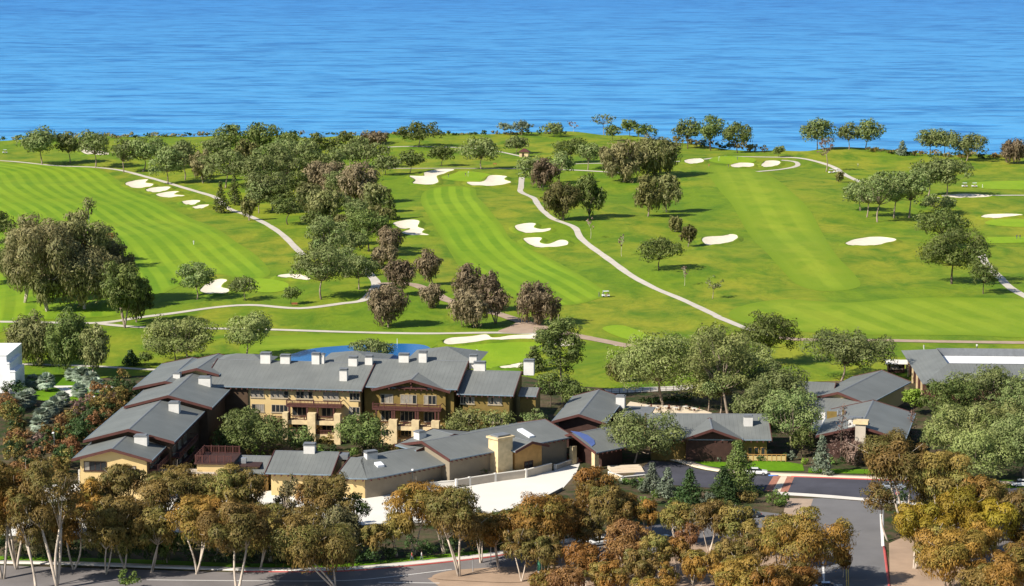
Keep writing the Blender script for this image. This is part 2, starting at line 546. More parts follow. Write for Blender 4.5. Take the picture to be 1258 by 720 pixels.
sheet('near_fairway', [(905, 378), (960, 368), (1040, 372), (1130, 366), (1300, 372), (1300, 412), (1180, 412), (1050, 411), (960, 405), (900, 392)],
      'range_grass', stripe=[(930, 350), (1000, 380), (1090, 415)])
sheet('pond_side_fairway', [(350, 412), (440, 411), (540, 411), (560, 416), (545, 422), (530, 428), (520, 440), (400, 444), (350, 444), (300, 436), (300, 420)],
      'range_grass', stripe=[(300, 430), (420, 424), (560, 420)])
for nm, c, rx, ry in (('middle_green', (573, 217), 32, 6.5), ('right_green', (900, 197), 29, 5.0), ('far_right_green', (1247, 274), 37, 5),
                      ('left_green', (325, 351), 30, 8.5)):
    sheet(nm, [(c[0] + rx * math.cos(a), c[1] + ry * math.sin(a) * (1 + 0.12 * math.sin(2 * a))) for a in np.linspace(0, 2 * math.pi, 14)[:-1]],
          'green_grass', off=0.09, step=3)
sheet('home_green', [(540, 440), (549, 432), (563, 425), (607, 421), (660, 420.7), (671, 426), (662, 434), (650, 441), (640, 449), (607, 453), (560, 451)],
      'green_grass', off=0.09, step=3)
for pts in ([(740, 404), (765, 400), (800, 415), (770, 417)], [(150, 188), (200, 185), (235, 190), (180, 193)], [(1195, 293), (1258, 291), (1290, 296), (1200, 299)],
            [(640, 196), (690, 194), (700, 199), (650, 200)], [(1200, 224), (1290, 222), (1290, 232), (1210, 232)]):
    sheet('tee_box', pts, 'green_grass', off=0.09, step=3)

# ------------------------------------------------------------------ pond
sheet('pond_water', [(345, 440), (362, 434.5), (380, 429.5), (410, 426), (470, 423), (515, 423.5), (530, 429), (533, 436), (520, 443), (470, 447), (380, 447)],
      'pond_water', off=0.11, step=4)

# ------------------------------------------------------------------ bunkers: each a sand bowl with a raised grass lip
Z1 = lambda a: [(x / 2.995, 100 + y / 2.995) for x, y in a]
def Zm(a, ox, oy): return [(ox + x / 2.995, oy + y / 2.995) for x, y in a]
BUNKERS = [
 ('largest of five sand bunkers beside left fairway', Zm([(463, 378), (500, 370), (545, 367), (535, 377), (565, 382), (545, 392), (500, 395), (470, 388)], 0, 100)),
 ('second sand bunker in the chain of five beside left fairway', Zm([(537, 402), (580, 395), (628, 395), (600, 408), (555, 410)], 0, 100)),
 ('forked sand bunker, middle of the chain of five', Zm([(572, 422), (620, 412), (660, 412), (640, 420), (680, 424), (620, 430)], 0, 100)),
 ('fourth sand bunker in the chain of five beside left fairway', Zm([(670, 448), (700, 444), (737, 445), (715, 456), (685, 456)], 0, 100)),
 ('thin sliver of sand ending the chain of five bunkers', Zm([(708, 467), (738, 461), (770, 461), (745, 470), (720, 471)], 0, 100)),
 ('pale sand bunker by tee under three bluff-top pines', Zm([(297, 250), (350, 247), (350, 257), (395, 264), (395, 272), (330, 272), (300, 263)], 0, 100)),
 ('branching sand bunker left of the middle green', Zm([(248, 352), (300, 352), (305, 340), (350, 330), (412, 330), (385, 342), (350, 352), (355, 375), (320, 382), (262, 378), (270, 365)], 420, 100)),
 ('heart-shaped sand bunker in front of the middle green', Zm([(462, 374), (520, 372), (545, 352), (605, 355), (598, 365), (622, 375), (590, 384), (540, 387), (480, 385)], 420, 100)),
 ('zigzag sand bunker beside brown trees, left of middle fairway', Zm([(188, 528), (240, 517), (285, 520), (280, 540), (305, 550), (295, 560), (320, 568), (270, 570), (220, 560), (250, 548), (215, 545)], 420, 100)),
 ('upper of two curved sand bunkers between middle fairway and path', Zm([(636, 540), (670, 530), (712, 530), (708, 543), (735, 548), (768, 545), (755, 556), (700, 560), (660, 558)], 420, 100)),
 ('lower of two curved sand bunkers between middle fairway and path', Zm([(668, 588), (690, 582), (735, 583), (728, 597), (760, 603), (800, 590), (830, 593), (825, 607), (770, 614), (720, 613), (690, 605)], 420, 100)),
 ('small pointed sand bunker left of the right fairway', Zm([(75, 582), (150, 575), (180, 570), (203, 575), (195, 590), (140, 602), (90, 605)], 838, 100)),
 ('long oval white sand bunker alone right of the right fairway', Zm([(600, 600), (640, 587), (700, 580), (760, 582), (788, 590), (740, 602), (680, 608), (620, 606)], 838, 100)),
 ('sand bunker in front of the right green', Zm([(180, 311), (215, 305), (262, 308), (255, 317), (190, 318)], 838, 100)),
 ('sand bunker beside the looping path at right green', Zm([(292, 310), (310, 298), (350, 298), (362, 305), (340, 315), (300, 317)], 838, 100)),
 ('sand bunker left of the right green', Zm([(10, 294), (40, 290), (70, 290), (80, 298), (50, 305), (15, 303)], 838, 100)),
 ('long flat sand bunker behind the pine grove', Zm([(955, 424), (1060, 420), (1145, 427), (1060, 431), (990, 430)], 838, 100)),
 ('sand bunker behind the far right green', Zm([(1100, 503), (1130, 496), (1220, 494), (1250, 497), (1150, 506)], 838, 100)),
 ('square sand bunker between two small trees at left green', Zm([(735, 232), (790, 200), (835, 200), (815, 222), (845, 232), (830, 243), (770, 246)], 0, 280)),
 ('thin sand bunker behind the left green', Zm([(1018, 185), (1060, 178), (1120, 182), (1140, 195), (1070, 190)], 0, 280)),
 ('long scalloped sand bunker along the back of the home green', Zm([(370, 425), (400, 413), (470, 408), (530, 402), (555, 412), (620, 405), (690, 402), (728, 402), (728, 415), (640, 416), (560, 420), (480, 426), (400, 433)], 420, 280)),
 ('sand bunker behind the tall pine by home green', Zm([(760, 408), (800, 412), (858, 432), (830, 440), (780, 437), (755, 425)], 420, 280)),
 ('sand bunker sliver at the lodge side of home green', Zm([(575, 518), (615, 513), (665, 507), (668, 516), (620, 521)], 420, 280)),
]
NB = 0
for lab, pts in BUNKERS:
    w = catmull(np.array([G(*p) for p in pts]), True, 6)
    if np.sum(w[:, 0] * np.roll(w[:, 1], -1) - np.roll(w[:, 0], -1) * w[:, 1]) < 0: w = w[::-1]
    c = w.mean(0)
    root = empty('sand_bunker', (c[0], c[1], float(hgt(*c))), lab, 'bunker', 'sand bunkers on the golf course')
    tg = np.roll(w, -1, 0) - np.roll(w, 1, 0); tg /= np.linalg.norm(tg, axis=1)[:, None] + 1e-9
    nr = np.column_stack([tg[:, 1], -tg[:, 0]])                 # outwards
    V, F = fill(w, 2.5)
    dd = sdist(w, V[:, 0], V[:, 1])
    y0, y1 = w[:, 1].min(), w[:, 1].max()
    back = (V[:, 1] - y0) / (y1 - y0)
    Z = hgt(V[:, 0], V[:, 1]) + 0.10 + 0.25 * np.exp(-dd / 0.8) + 0.5 * back * np.exp(-dd / 3.0)
    mesh_np('sand', np.column_stack([V, Z]), F, 'sand', parent=root, loc=tuple(root.location), shade=True)
    n = len(w); rows = []
    bk = (w[:, 1] - y0) / (y1 - y0)
    rn = np.random.default_rng(NB); NB += 1
    ph = rn.uniform(0, 6, 2)
    ii = np.arange(n) / n * 2 * np.pi
    lipz = 0.42 + 0.5 * bk + 0.12 * np.sin(5 * ii + ph[0]) + 0.1 * np.sin(9 * ii + ph[1])
    for off, zz in ((-0.35, 0.12 + 0 * bk), (-0.05, lipz), (0.6, lipz * 0.92), (2.2, 0.04 + 0 * bk), (3.0, -0.15 + 0 * bk)):
        q = w + nr * off
        rows.append(np.column_stack([q, hgt(q[:, 0], q[:, 1]) + zz]))
    V = np.concatenate(rows)
    F = [(j * n + i, (j + 1) * n + i, (j + 1) * n + (i + 1) % n, j * n + (i + 1) % n) for j in range(4) for i in range(n)]
    mesh_np('grass_lip', V, F, 'rough_grass', parent=root, loc=tuple(root.location), shade=True)

# ------------------------------------------------------------------ cart paths
ribbon('cart_path', [(-40, 196), (0, 197.5), (60, 203), (120, 206), (160, 212), (200, 223), (240, 235), (265, 243), (280, 256), (305, 265), (330, 277), (352, 293), (372, 313)], 2.7, 'path_concrete')
ribbon('cart_path', [(641, 218), (640, 230), (640, 236), (655, 243), (662, 253), (678, 268), (705, 279), (714, 293), (740, 313), (770, 335), (800, 352), (840, 369), (882, 389)], 2.6, 'path_concrete', off=0.07)
ribbon('cart_path', [(-40, 395), (40, 396), (120, 397), (173, 390), (213, 385), (267, 377.5), (310, 375), (367, 379), (420, 373), (448, 368), (462, 350), (455, 338), (447, 328)], 3.0, 'path_concrete', off=0.09)
ribbon('cart_path', [(120, 397.5), (167, 402), (240, 403.5), (327, 405), (420, 408), (520, 410), (620, 409), (690, 412), (735, 417), (762, 425)], 2.8, 'path_concrete', off=0.10)
ribbon('dirt_path', [(465, 349), (503, 349), (530, 359), (547, 368), (580, 378), (612, 386), (640, 395), (668, 403), (700, 411), (740, 419), (775, 426)], 4.5, 'path_dirt', off=0.115)
sheet('dirt_patch', [(612, 408), (625, 402), (642, 394), (662, 399), (668, 407), (640, 410)], 'path_dirt', off=0.125, step=3)
ribbon('cart_path', [(-10, 447), (40, 448), (110, 450), (180, 454), (240, 457), (300, 462)], 2.2, 'path_concrete')
ribbon('cart_path', [(1205, 312), (1212, 325), (1226, 339), (1243, 355), (1275, 372)], 3.0, 'path_concrete')
ribbon('cart_path', [(890, 192), (938, 193), (978, 194), (1005, 199), (1025, 206), (1038, 215), (1058, 224)], 3.0, 'path_concrete', off=0.07)
ribbon('cart_path', [(930, 211), (961, 208), (979, 204), (977, 199), (960, 197)], 2.6, 'path_concrete', off=0.10)
ribbon('cart_path', [(470, 207), (520, 207), (570, 207), (627, 207.5), (700, 209), (770, 213)], 2.6, 'path_concrete', off=0.12)
ribbon('cart_path', [(660, 202), (720, 201), (800, 200), (852, 197), (890, 192.3)], 2.2, 'path_concrete', off=0.06)
ribbon('cart_path', [(470, 181), (520, 180), (590, 183), (640, 192)], 2.2, 'path_concrete', off=0.06)
ribbon('cart_path', [(1150, 243), (1185, 241), (1258, 240), (1300, 240)], 2.2, 'path_concrete', off=0.06)
ribbon('service_path', [(955, 414), (985, 417.5), (1080, 418.5), (1160, 420), (1300, 422)], 4.0, 'path_dirt', off=0.115)
ribbon('service_path', [(880, 389), (920, 405), (955, 414)], 2.6, 'path_concrete', off=0.105)
ribbon('service_path', [(745, 481), (790, 479), (835, 477), (880, 473)], 5.5, 'path_concrete', off=0.10)
ribbon('garden_path', [(20, 474), (60, 475.5), (105, 475), (150, 476)], 2.0, 'white_concrete', off=0.12)
ribbon('garden_path', [(73, 475), (82, 480), (84, 486), (70, 492)], 2.6, 'white_concrete', off=0.13)

# ------------------------------------------------------------------ ground under the lodge and the car parks
sheet('garden_soil', [(-300, 470), (-60, 462), (30, 464), (110, 466), (165, 462), (260, 458), (330, 452), (450, 452), (560, 459), (640, 462), (700, 474), (760, 478),
       (860, 478), (960, 470), (1040, 468), (1110, 470), (1200, 452), (1300, 440), (1560, 440), (1700, 620), (1700, 1000), (-500, 1000)], 'mulch', off=0.05, step=9, smoothed=False)
sheet('patio', [(760, 510), (774, 494), (800, 498), (850, 500), (875, 508), (860, 516), (800, 516)], 'pale_paving', off=0.15, step=6, smoothed=False)
sheet('lawn', [(846, 566), (870, 566), (905, 570), (932, 566), (968, 568), (986, 571), (988, 579), (940, 579), (905, 577), (868, 573)], 'lawn_grass', off=0.10, step=3, smoothed=False)
sheet('lawn', [(993, 575), (1012, 577), (1080, 577), (1150, 579), (1150, 584), (1080, 583), (993, 581)], 'lawn_grass', off=0.10, step=3, smoothed=False)
sheet('lawn', [(1220, 590), (1300, 590), (1300, 600), (1224, 600)], 'lawn_grass', off=0.10, step=3, smoothed=False)
sheet('lawn', [(25, 466), (110, 466), (130, 476), (100, 492), (40, 490)], 'lawn_grass', off=0.08, step=4)
sheet('driveway', [(800, 566), (830, 569), (862, 578), (900, 583), (955, 585.5), (1090, 591), (1320, 600), (1320, 632), (1090, 614), (960, 604.5), (890, 601), (820, 596), (770, 590)], 'dark_asphalt', off=0.09, step=6, smoothed=False)
ribbon('pavement', [(806, 561), (832, 565), (866, 575), (905, 580.5), (955, 583), (1090, 588), (1320, 597)], 2.6, 'pale_paving', off=0.20, thick=0.2)
ribbon('red_kerb', [(972, 586.0), (1090, 590.4), (1200, 595)], 0.35, 'red_paint', off=0.215, thick=0.2)
ribbon('blue_kerb', [(944, 584.6), (956, 585.1)], 0.35, 'blue_paint', off=0.215, thick=0.2)
for a, b, m, z in (((955, 585), (944, 604), 'brick_paving', 0.105), ((971.5, 586), (963, 605), 'brick_paving', 0.105)):
    ribbon('brick_strip', [a, b], 1.5, m, off=z)
ribbon('crosswalk', [(963.2, 585.5), (953.5, 604.5)], 3.4, 'pale_paving', off=0.098)
ribbon('gutter_strip', [(955, 606.5), (1010, 610), (1090, 616.5), (1150, 622)], 2.4, 'kerb_concrete', off=0.12)
sheet('car_park', [(968, 613), (1010, 612.5), (1086, 618.5), (1086, 664), (1095, 732), (1100, 760), (960, 760), (975, 700), (968, 650)], 'old_asphalt', off=0.09, step=6, smoothed=False)
sheet('asphalt_patch', [(966, 612.4), (999, 613.5), (992, 634), (962, 634)], 'path_dirt', off=0.096, step=6, smoothed=False)
ribbon('lane_line', [(1082.5, 632), (1084.5, 672)], 0.55, 'white_paint', off=0.11)
ribbon('red_kerb', [(1086, 672), (1089, 695), (1094, 735)], 0.45, 'red_paint', off=0.20, thick=0.2)
ribbon('red_kerb', [(993, 668), (994, 725)], 0.45, 'red_paint', off=0.20, thick=0.2)
ribbon('lane_line', [(1011, 690), (1013, 735)], 0.35, 'white_paint', off=0.11)
ribbon('lane_line', [(1039.5, 698), (1040.5, 735)], 0.14, 'yellow_paint', off=0.11)
ribbon('lane_line', [(1042, 698), (1043, 735)], 0.14, 'yellow_paint', off=0.11)
ribbon('lane_line', [(995, 719), (1035, 719.5)], 0.45, 'white_paint', off=0.112)
sheet('bare_soil', [(1092, 668), (1110, 660), (1300, 640), (1500, 700), (1500, 900), (1098, 900)], 'bare_soil', off=0.07, step=8, smoothed=False)
sheet('side_street', [(1135, 640), (1400, 655), (1400, 700), (1215, 690), (1130, 655)], 'road_asphalt', off=0.085, step=8, smoothed=False)
sheet('dry_soil', [(520, 705), (560, 695), (640, 690), (700, 680), (800, 660), (880, 652), (966, 650), (972, 700), (955, 900), (480, 900)], 'bare_soil', off=0.07, step=8, smoothed=False)
sheet('parking_bay', [(690, 668), (760, 655), (830, 640), (900, 625), (960, 632), (955, 650), (880, 662), (800, 680), (700, 690)], 'old_asphalt', off=0.085, step=8, smoothed=False)
sheet('road', [(-400, 697), (0, 695), (150, 700), (300, 704), (420, 703), (520, 695), (600, 686), (650, 677), (700, 668), (745, 662), (760, 672), (690, 690), (640, 697), (560, 702), (525, 711), (560, 735), (600, 800), (-500, 800)],
      'road_asphalt', off=0.08, step=8, smoothed=False)
ribbon('pavement', [(-80, 690.5), (60, 692), (150, 695), (300, 700), (420, 699.5), (520, 691), (600, 682.5), (648, 674), (700, 664.5), (745, 658)], 1.9, 'kerb_concrete', off=0.20, thick=0.2)
ribbon('red_kerb', [(300, 703.0), (420, 702.4), (520, 694), (600, 685.3), (650, 676.3)], 0.3, 'red_paint', off=0.215, thick=0.2)
sheet('verge_grass', [(-80, 682), (150, 687), (300, 693), (420, 693), (520, 684), (600, 676), (600, 680), (520, 688.5), (420, 697.5), (300, 698), (150, 692.5), (-80, 688.5)], 'lawn_grass', off=0.10, step=4, smoothed=False)
ribbon('lane_line', [(180, 713), (300, 714), (420, 714), (490, 708), (555, 700)], 0.25, 'white_paint', off=0.10)
ribbon('lane_line', [(465, 716), (540, 717)], 0.25, 'white_paint', off=0.10)
sheet('dirt_island', [(532, 708), (548, 703), (575, 700), (640, 697), (660, 702), (640, 716), (560, 714), (535, 712)], 'bare_soil', off=0.16, step=5)
# white concrete deck in front of the lodge
sheet('white_deck', [(-60, 600), (60, 596), (170, 594), (250, 597), (330, 603), (420, 607), (487, 602), (561, 597), (647, 586.5), (680, 579), (700, 572), (713, 568),
       (708, 582), (692, 600), (650, 622), (560, 642), (430, 648), (200, 656), (-60, 660)], 'white_concrete', off=0.12, step=8, smoothed=False)

# ------------------------------------------------------------------ building materials
roofing('grey_roof', (0.164, 0.172, 0.162))
roofing('left_roof', (0.160, 0.170, 0.160))
plain('yellow_stucco', (0.56, 0.415, 0.195), 0.85, 0.08, 0.3, 0.2)
plain('olive_shingle', (0.195, 0.135, 0.040), 0.85, 0.16, 1.0, 0.2)
plain('taupe_stucco', (0.24, 0.20, 0.145), 0.85, 0.10, 0.4, 0.2)
plain('shade_brown_cladding', (0.075, 0.048, 0.030), 0.8, 0.2, 1.0, 0.2)  # dark timber brown with the shade of the wings' side walls put into it
plain('maroon_timber', (0.085, 0.032, 0.026), 0.6, 0.18, 1.0)
plain('dark_timber', (0.050, 0.024, 0.018), 0.65, 0.2, 1.0)
plain('tan_stone', (0.60, 0.47, 0.27), 0.9, 0.18, 0.9)
plain('chimney_white', (0.60, 0.58, 0.54), 0.8, 0.08, 0.8)
plain('cap_metal', (0.16, 0.17, 0.18), 0.5, 0.15, 0.8, 0.4)
plain('gutter_blue', (0.18, 0.23, 0.27), 0.45, 0.12, 0.8, 0.4)
plain('window_cream', (0.36, 0.30, 0.21), 0.6, 0.1, 1.0)
plain('glass_dark', (0.022, 0.026, 0.03), 0.12, 0.2, 1.5, 0.6)
plain('glass_curtain', (0.26, 0.235, 0.20), 0.25, 0.25, 1.4, 0.5)
plain('skylight_glass', (0.78, 0.80, 0.82), 0.2, 0.05, 1.0, 0.5)
plain('terracotta', (0.42, 0.13, 0.07), 0.8, 0.15, 0.8)
plain('white_wall', (0.78, 0.78, 0.78), 0.8, 0.05, 0.4)
plain('parapet_stucco', (0.46, 0.40, 0.32), 0.9, 0.10, 0.5)
plain('amber_wood', (0.42, 0.24, 0.08), 0.6, 0.15, 1.0)
plain('steel_grey', (0.40, 0.42, 0.44), 0.4, 0.1, 1.0, 0.5, 0.5)
plain('blue_reflection', (0.085, 0.125, 0.30), 0.35, 0.1, 0.5, 0.5)
plain('black_metal', (0.02, 0.02, 0.022), 0.5, 0.1, 1.0)

RT = 0.30                                              # roof thickness

class House:
    def __init__(self, name, label, cat, at, deg, z=0.0, group=None):
        self.fr = Frame(at[0], at[1], deg, 0.0)
        self.root = empty(name, (at[0], at[1], z), label, cat, group)
        self.L = (at[0], at[1], z)
    def part(self, mb, name, mat, parent=None, **kw):
        return mb.build(name, mat, parent or self.root, self.L, **kw)
    def box(self, name, fr, u0, u1, v0, v1, z0, z1, mat, parent=None):
        m = MB(); m.box(fr, u0, u1, v0, v1, z0, z1); return self.part(m, name, mat, parent)

    def gable(self, fr, u0, u1, v0, v1, ze, pitch, zb=0.0, vr=None, ou=1.1, ov=1.3, wall='yellow_stucco', roof='grey_roof',
              rafters=(True, False), walls=True, fascia='maroon_timber', ridge_beam=True):
        """ridge runs along u; v0 and v1 are the eaves, vr the ridge"""
        if vr is None: vr = (v0 + v1) / 2
        zr = ze + pitch * (vr - v0)
        z1 = zr - pitch * (v1 - vr)
        top = lambda q: ze + pitch * (q - v0) if q <= vr else zr - pitch * (q - vr)
        m = MB(); m.prism(fr, [(v0, ze), (vr, zr), (v1, z1), (v1, z1 - RT), (vr, zr - RT), (v0, ze - RT)], u0, u1)
        rf = self.part(m, 'roof', roof)
        e = 0.14
        for uu in (u0 - 0.16, u1 + 0.006):
            m = MB()
            m.prism(fr, [(v0 - 0.1, ze + e - 0.03), (vr, zr + e), (v1 + 0.1, z1 + e - 0.03), (v1 + 0.1, z1 - RT - e), (vr, zr - RT - e), (v0 - 0.1, ze - RT - e)], uu, uu + 0.154)
            self.part(m, 'barge_board', fascia, rf)
        m = MB(); m.box(fr, u0 + 0.01, u1 - 0.01, v0 - 0.16, v0 - 0.006, ze - 0.22, ze + 0.03)
        self.part(m, 'gutter', 'gutter_blue', rf)
        m = MB(); m.box(fr, u0 + 0.01, u1 - 0.01, v1 + 0.006, v1 + 0.16, z1 - 0.22, z1 + 0.03)
        self.part(m, 'gutter', 'gutter_blue', rf)
        if ridge_beam:
            m = MB()
            m.prism(fr, [(vr - 0.22, zr - 0.02), (vr, zr + 0.07), (vr + 0.22, zr - 0.02)], u0 + 0.2, u1 - 0.2)
            self.part(m, 'ridge_cap', 'cap_metal', rf)
        m = MB(); got = False
        n = max(2, int((u1 - u0 - 2 * 0.5) / 1.25))
        for side, on in zip((0, 1), rafters):
            if not on: continue
            got = True
            for i in range(n + 1):
                uu = u0 + 0.5 + (u1 - u0 - 1.0) * i / n
                if side == 0: a, za, b, zb2 = v0 - 0.35, ze, v0 + ov + 0.1, top(v0 + ov + 0.1)
                else: a, za, b, zb2 = v1 + 0.35, z1, v1 - ov - 0.1, top(v1 - ov - 0.1)
                pr = [(a, za - RT - 0.02), (b, zb2 - RT - 0.02), (b, zb2 - RT - 0.36), (a, za - RT - 0.28)]
                m.prism(fr, pr, uu - 0.13, uu + 0.13)
        if got: self.part(m, 'rafter_tails', fascia, rf, stuff=True)
        if walls:
            a, b = v0 + ov, v1 - ov
            m = MB(); m.prism(fr, [(a, zb), (a, top(a) - RT + 0.05), (vr, zr - RT + 0.05), (b, top(b) - RT + 0.05), (b, zb)], u0 + ou, u1 - ou)
            self.part(m, 'wall', wall)
        return rf, zr

    def chimney(self, fr, u, v, zb, w, d_, h, parent=None, mat='chimney_white', style=0):
        m = MB(); m.box(fr, u - w / 2, u + w / 2, v - d_ / 2, v + d_ / 2, zb, zb + h)
        c = self.part(m, 'chimney', mat, parent)
        m = MB()
        m.box(fr, u - w / 2 - 0.12, u + w / 2 + 0.12, v - d_ / 2 - 0.12, v + d_ / 2 + 0.12, zb + h + 0.003, zb + h + 0.16)
        m.box(fr, u - w / 2 + 0.15, u + w / 2 - 0.15, v - d_ / 2 + 0.15, v + d_ / 2 - 0.15, zb + h + 0.163, zb + h + 0.34)
        if style == 0:
            m.box(fr, u - w / 2 - 0.05, u + w / 2 + 0.05, v - d_ / 2 - 0.05, v + d_ / 2 + 0.05, zb + h + 0.345, zb + h + 0.45)
        self.part(m, 'cap', 'cap_metal', c)
        return c

    def window(self, wf, s, z, w, h, n=3, curtain=0.5, mat='window_cream', rs=random.Random(4)):
        """on the wall face through wf (wall runs along u, faces -v)"""
        m = MB()
        m.box(wf, s, s + w, -0.10, -0.003, z, z + 0.12); m.box(wf, s, s + w, -0.10, -0.003, z + h - 0.12, z + h)
        for i in range(n + 1):
            q = s + (w - 0.12) * i / n
            m.box(wf, q, q + 0.12, -0.10, -0.003, z + 0.122, z + h - 0.122)
        m.box(wf, s - 0.12, s + w + 0.12, -0.20, -0.003, z - 0.14, z - 0.003)
        f = self.part(m, 'window', mat)
        for i in range(n):
            q = s + (w - 0.12) * i / n + 0.123
            m = MB(); m.box(wf, q, q + (w - 0.12) / n - 0.126, -0.045, -0.005, z + 0.124, z + h - 0.124)
            self.part(m, 'pane', 'glass_curtain' if rs.random() < curtain else 'glass_dark', f)
        return f

    def rail(self, wf, s0, s1, v0, z0, h=1.05, mat='maroon_timber', posts=3.0, name='railing', sides=True, vback=0.0):
        """a railing that stands out to v0 (negative: in front of the wall)"""
        m = MB()
        m.box(wf, s0, s1, v0, v0 + 0.12, z0 + h - 0.12, z0 + h); m.box(wf, s0, s1, v0, v0 + 0.1, z0 + 0.1, z0 + 0.2)
        n = max(1, int((s1 - s0) / posts))
        for i in range(n + 1):
            q = s0 + (s1 - s0 - 0.2) * i / n
            m.box(wf, q, q + 0.2, v0 - 0.03, v0 + 0.17, z0 + 0.003, z0 + h + 0.12)
        if sides and vback > v0 + 0.4:
            for q in (s0, s1 - 0.12):
                m.box(wf, q, q + 0.12, v0 + 0.2, vback, z0 + h - 0.125, z0 + h - 0.005)
        r = self.part(m, name, mat)
        m = MB(); k = int((s1 - s0) / 0.32)
        for i in range(1, k):
            q = s0 + (s1 - s0) * i / k
            m.box(wf, q - 0.05, q + 0.05, v0 + 0.03, v0 + 0.08, z0 + 0.203, z0 + h - 0.123)
        self.part(m, 'balusters', mat, r, stuff=True)
        return r

    def balcony(self, wf, s0, s1, depth, z, **kw):
        b = self.box('balcony_floor', wf, s0, s1, -depth, -0.004, z - 0.45, z, 'maroon_timber')
        self.rail(wf, s0, s1, -depth, z, vback=-0.05, **kw)
        return b

def on_roof(h, fr, rf_args, px, py, zguess):
    """roof-plane point under a photo pixel, by iteration on the slope"""
    v0, ze, pitch = rf_args
    z = zguess
    for _ in range(25):
        x, y = P(px, py, z)
        u, v = fr.loc(x, y)
        z = 0.5 * z + 0.5 * (ze + pitch * (v - v0))
    return u, v, z

# ================================================================== main lodge wing
MA = P(279, 474.5, 12)
M = House('main_lodge', 'long three-storey lodge with yellow walls, maroon balconies and a row of white chimneys', 'building', MA, -8.5)
fr = M.fr
uu = lambda px, py, z: fr.loc(*P(px, py, z))
u1 = uu(446, 478, 12)[0]
M.gable(fr, -6.0, u1, 0, 24, 12, 0.25, vr=14, wall='yellow_stucco')
W1 = fr.sub(0, 1.3, 0)                                   # the front wall face of the left section
a2, b2 = uu(440, 474.5, 12.4); c2, d2 = uu(559, 481.5, 12.4)
M.gable(fr, a2, c2, b2, b2 + 26, 12.4, 0.25, vr=b2 + 14.5, wall='olive_shingle', ov=1.5)
a3, b3 = uu(562, 483.0, 11.2); c3, d3 = uu(630, 486.5, 11.2)
b3 = (b3 + d3) / 2
M.gable(fr, a3, c3, b3, b3 + 22, 11.2, 0.25, vr=b3 + 12.3, wall='olive_shingle')
W3 = fr.sub(0, b3 + 1.3, 0)
# small low roof at the right end
M.gable(fr, c3 + 0.4, c3 + 4.5, b3 + 5, b3 + 14, 10.2, 0.22, wall='olive_shingle', ou=0.3, ov=0.6)
# cross gable over the balconies
gl = uu(458, 477.5, 12.0); gr_ = uu(551, 482.5, 12.0)
gw = gr_[0] - gl[0]
gv = (gl[1] + gr_[1]) / 2 + 0.3
cg = fr.sub(gr_[0], gv, 90)
M.gable(cg, 0, 14, 0, gw, 12.0, 0.27, wall='olive_shingle', ou=1.6, ov=1.2, rafters=(False, False))
W2 = fr.sub(gl[0], gv + 1.6, 0)                          # gable wall face, s runs from the left foot
# hipped roofs at the back of the ridge
def hip(h, fr, uc, v0, v1, w, ze, rise, name='hip_roof', ridge=0.0):
    m = MB(); vm = (v0 + v1) / 2
    pts = [fr.w(uc - w, v0, ze), fr.w(uc + w, v0, ze), fr.w(uc + w, v1, ze), fr.w(uc - w, v1, ze), fr.w(uc - ridge, vm, ze + rise), fr.w(uc + ridge + 0.01, vm, ze + rise)]
    m.poly(pts, [(0, 1, 5, 4), (1, 2, 5), (2, 3, 4, 5), (3, 0, 4), (3, 2, 1, 0)], [(q[0] - uc, 0, 0) for q in [(uc - w, 0), (uc + w, 0), (uc + w, 0), (uc - w, 0), (uc, 0), (uc, 0)]])
    return h.part(m, name, 'grey_roof')
ux, vx = uu(541, 434, 18.0)
hip(M, fr, ux, b2 + 13.6, b2 + 29, 8.5, 15.7, 2.4)
ux, vx = uu(430, 437, 17.0)
hip(M, fr, ux, 13.2, 28, 7.5, 15.1, 2.0)
ux, vx = uu(303, 439, 15)
hip(M, fr, ux, 12.6, 24, 6.5, 14.6, 1.5, ridge=2)
M.box('end_wall', fr, -4.9, 4.5, 0.9, 1.296, 0, 11.3, 'shade_brown_cladding')
M.box('flat_roof', fr, -4.5, 1.5, 15.5, 24.5, 13.0, 14.3, 'cap_metal')
# windows of the left section: third floor, second floor
S = lambda px: (px - 279) / 5.47 + 0.3
for x0, x1, n in ((305, 322, 3), (330, 353, 4), (362, 383, 4), (396, 416, 4), (429, 442, 3)):
    M.window(W1, S(x0), 9.35, S(x1) - S(x0), 1.75, n, 0.45)
for x0, x1, n in ((306, 322, 3), (331, 352, 4), (428, 442, 3)):
    M.window(W1, S(x0), 6.1, S(x1) - S(x0), 1.8, n, 0.4)
for x0, x1, n in ((306, 320, 3), (331, 345, 3)):
    M.window(W1, S(x0), 2.6, S(x1) - S(x0), 1.8, n, 0.3)
for x0, x1, n in ((357, 376, 3), (394, 412, 3)):
    M.window(W1, S(x0), 5.5, S(x1) - S(x0), 2.3, n, 0.15)
    M.window(W1, S(x0), 1.5, S(x1) - S(x0), 2.3, n, 0.1)
M.balcony(W1, S(353), S(422), 2.6, 8.45, posts=2.6)
M.rail(W1, S(357), S(414), -2.9, 5.15, h=1.0)
M.box('stone_parapet', W1, S(350), S(422), -3.3, -0.005, 4.2, 5.14, 'tan_stone'); M.box('stone_parapet', W1, S(350), S(422), -3.2, -0.005, 0.9, 2.1, 'tan_stone')
for x0, x1 in ((350, 356.5), (381, 391), (414, 422)):
    M.box('stone_pier', W1, S(x0), S(x1), -4.0, -2.4, 0.0, 6.9, 'tan_stone')
M.rail(W1, S(357), S(381), -3.25, 2.12, h=0.95); M.rail(W1, S(391), S(414), -3.25, 2.12, h=0.95)
for x0, x1 in ((356, 359), (378, 380), (391, 393), (411, 414)):
    M.box('porch_post', W1, S(x0), S(x0) + 0.35, -2.5, -2.15, 5.15, 8.0, 'maroon_timber')
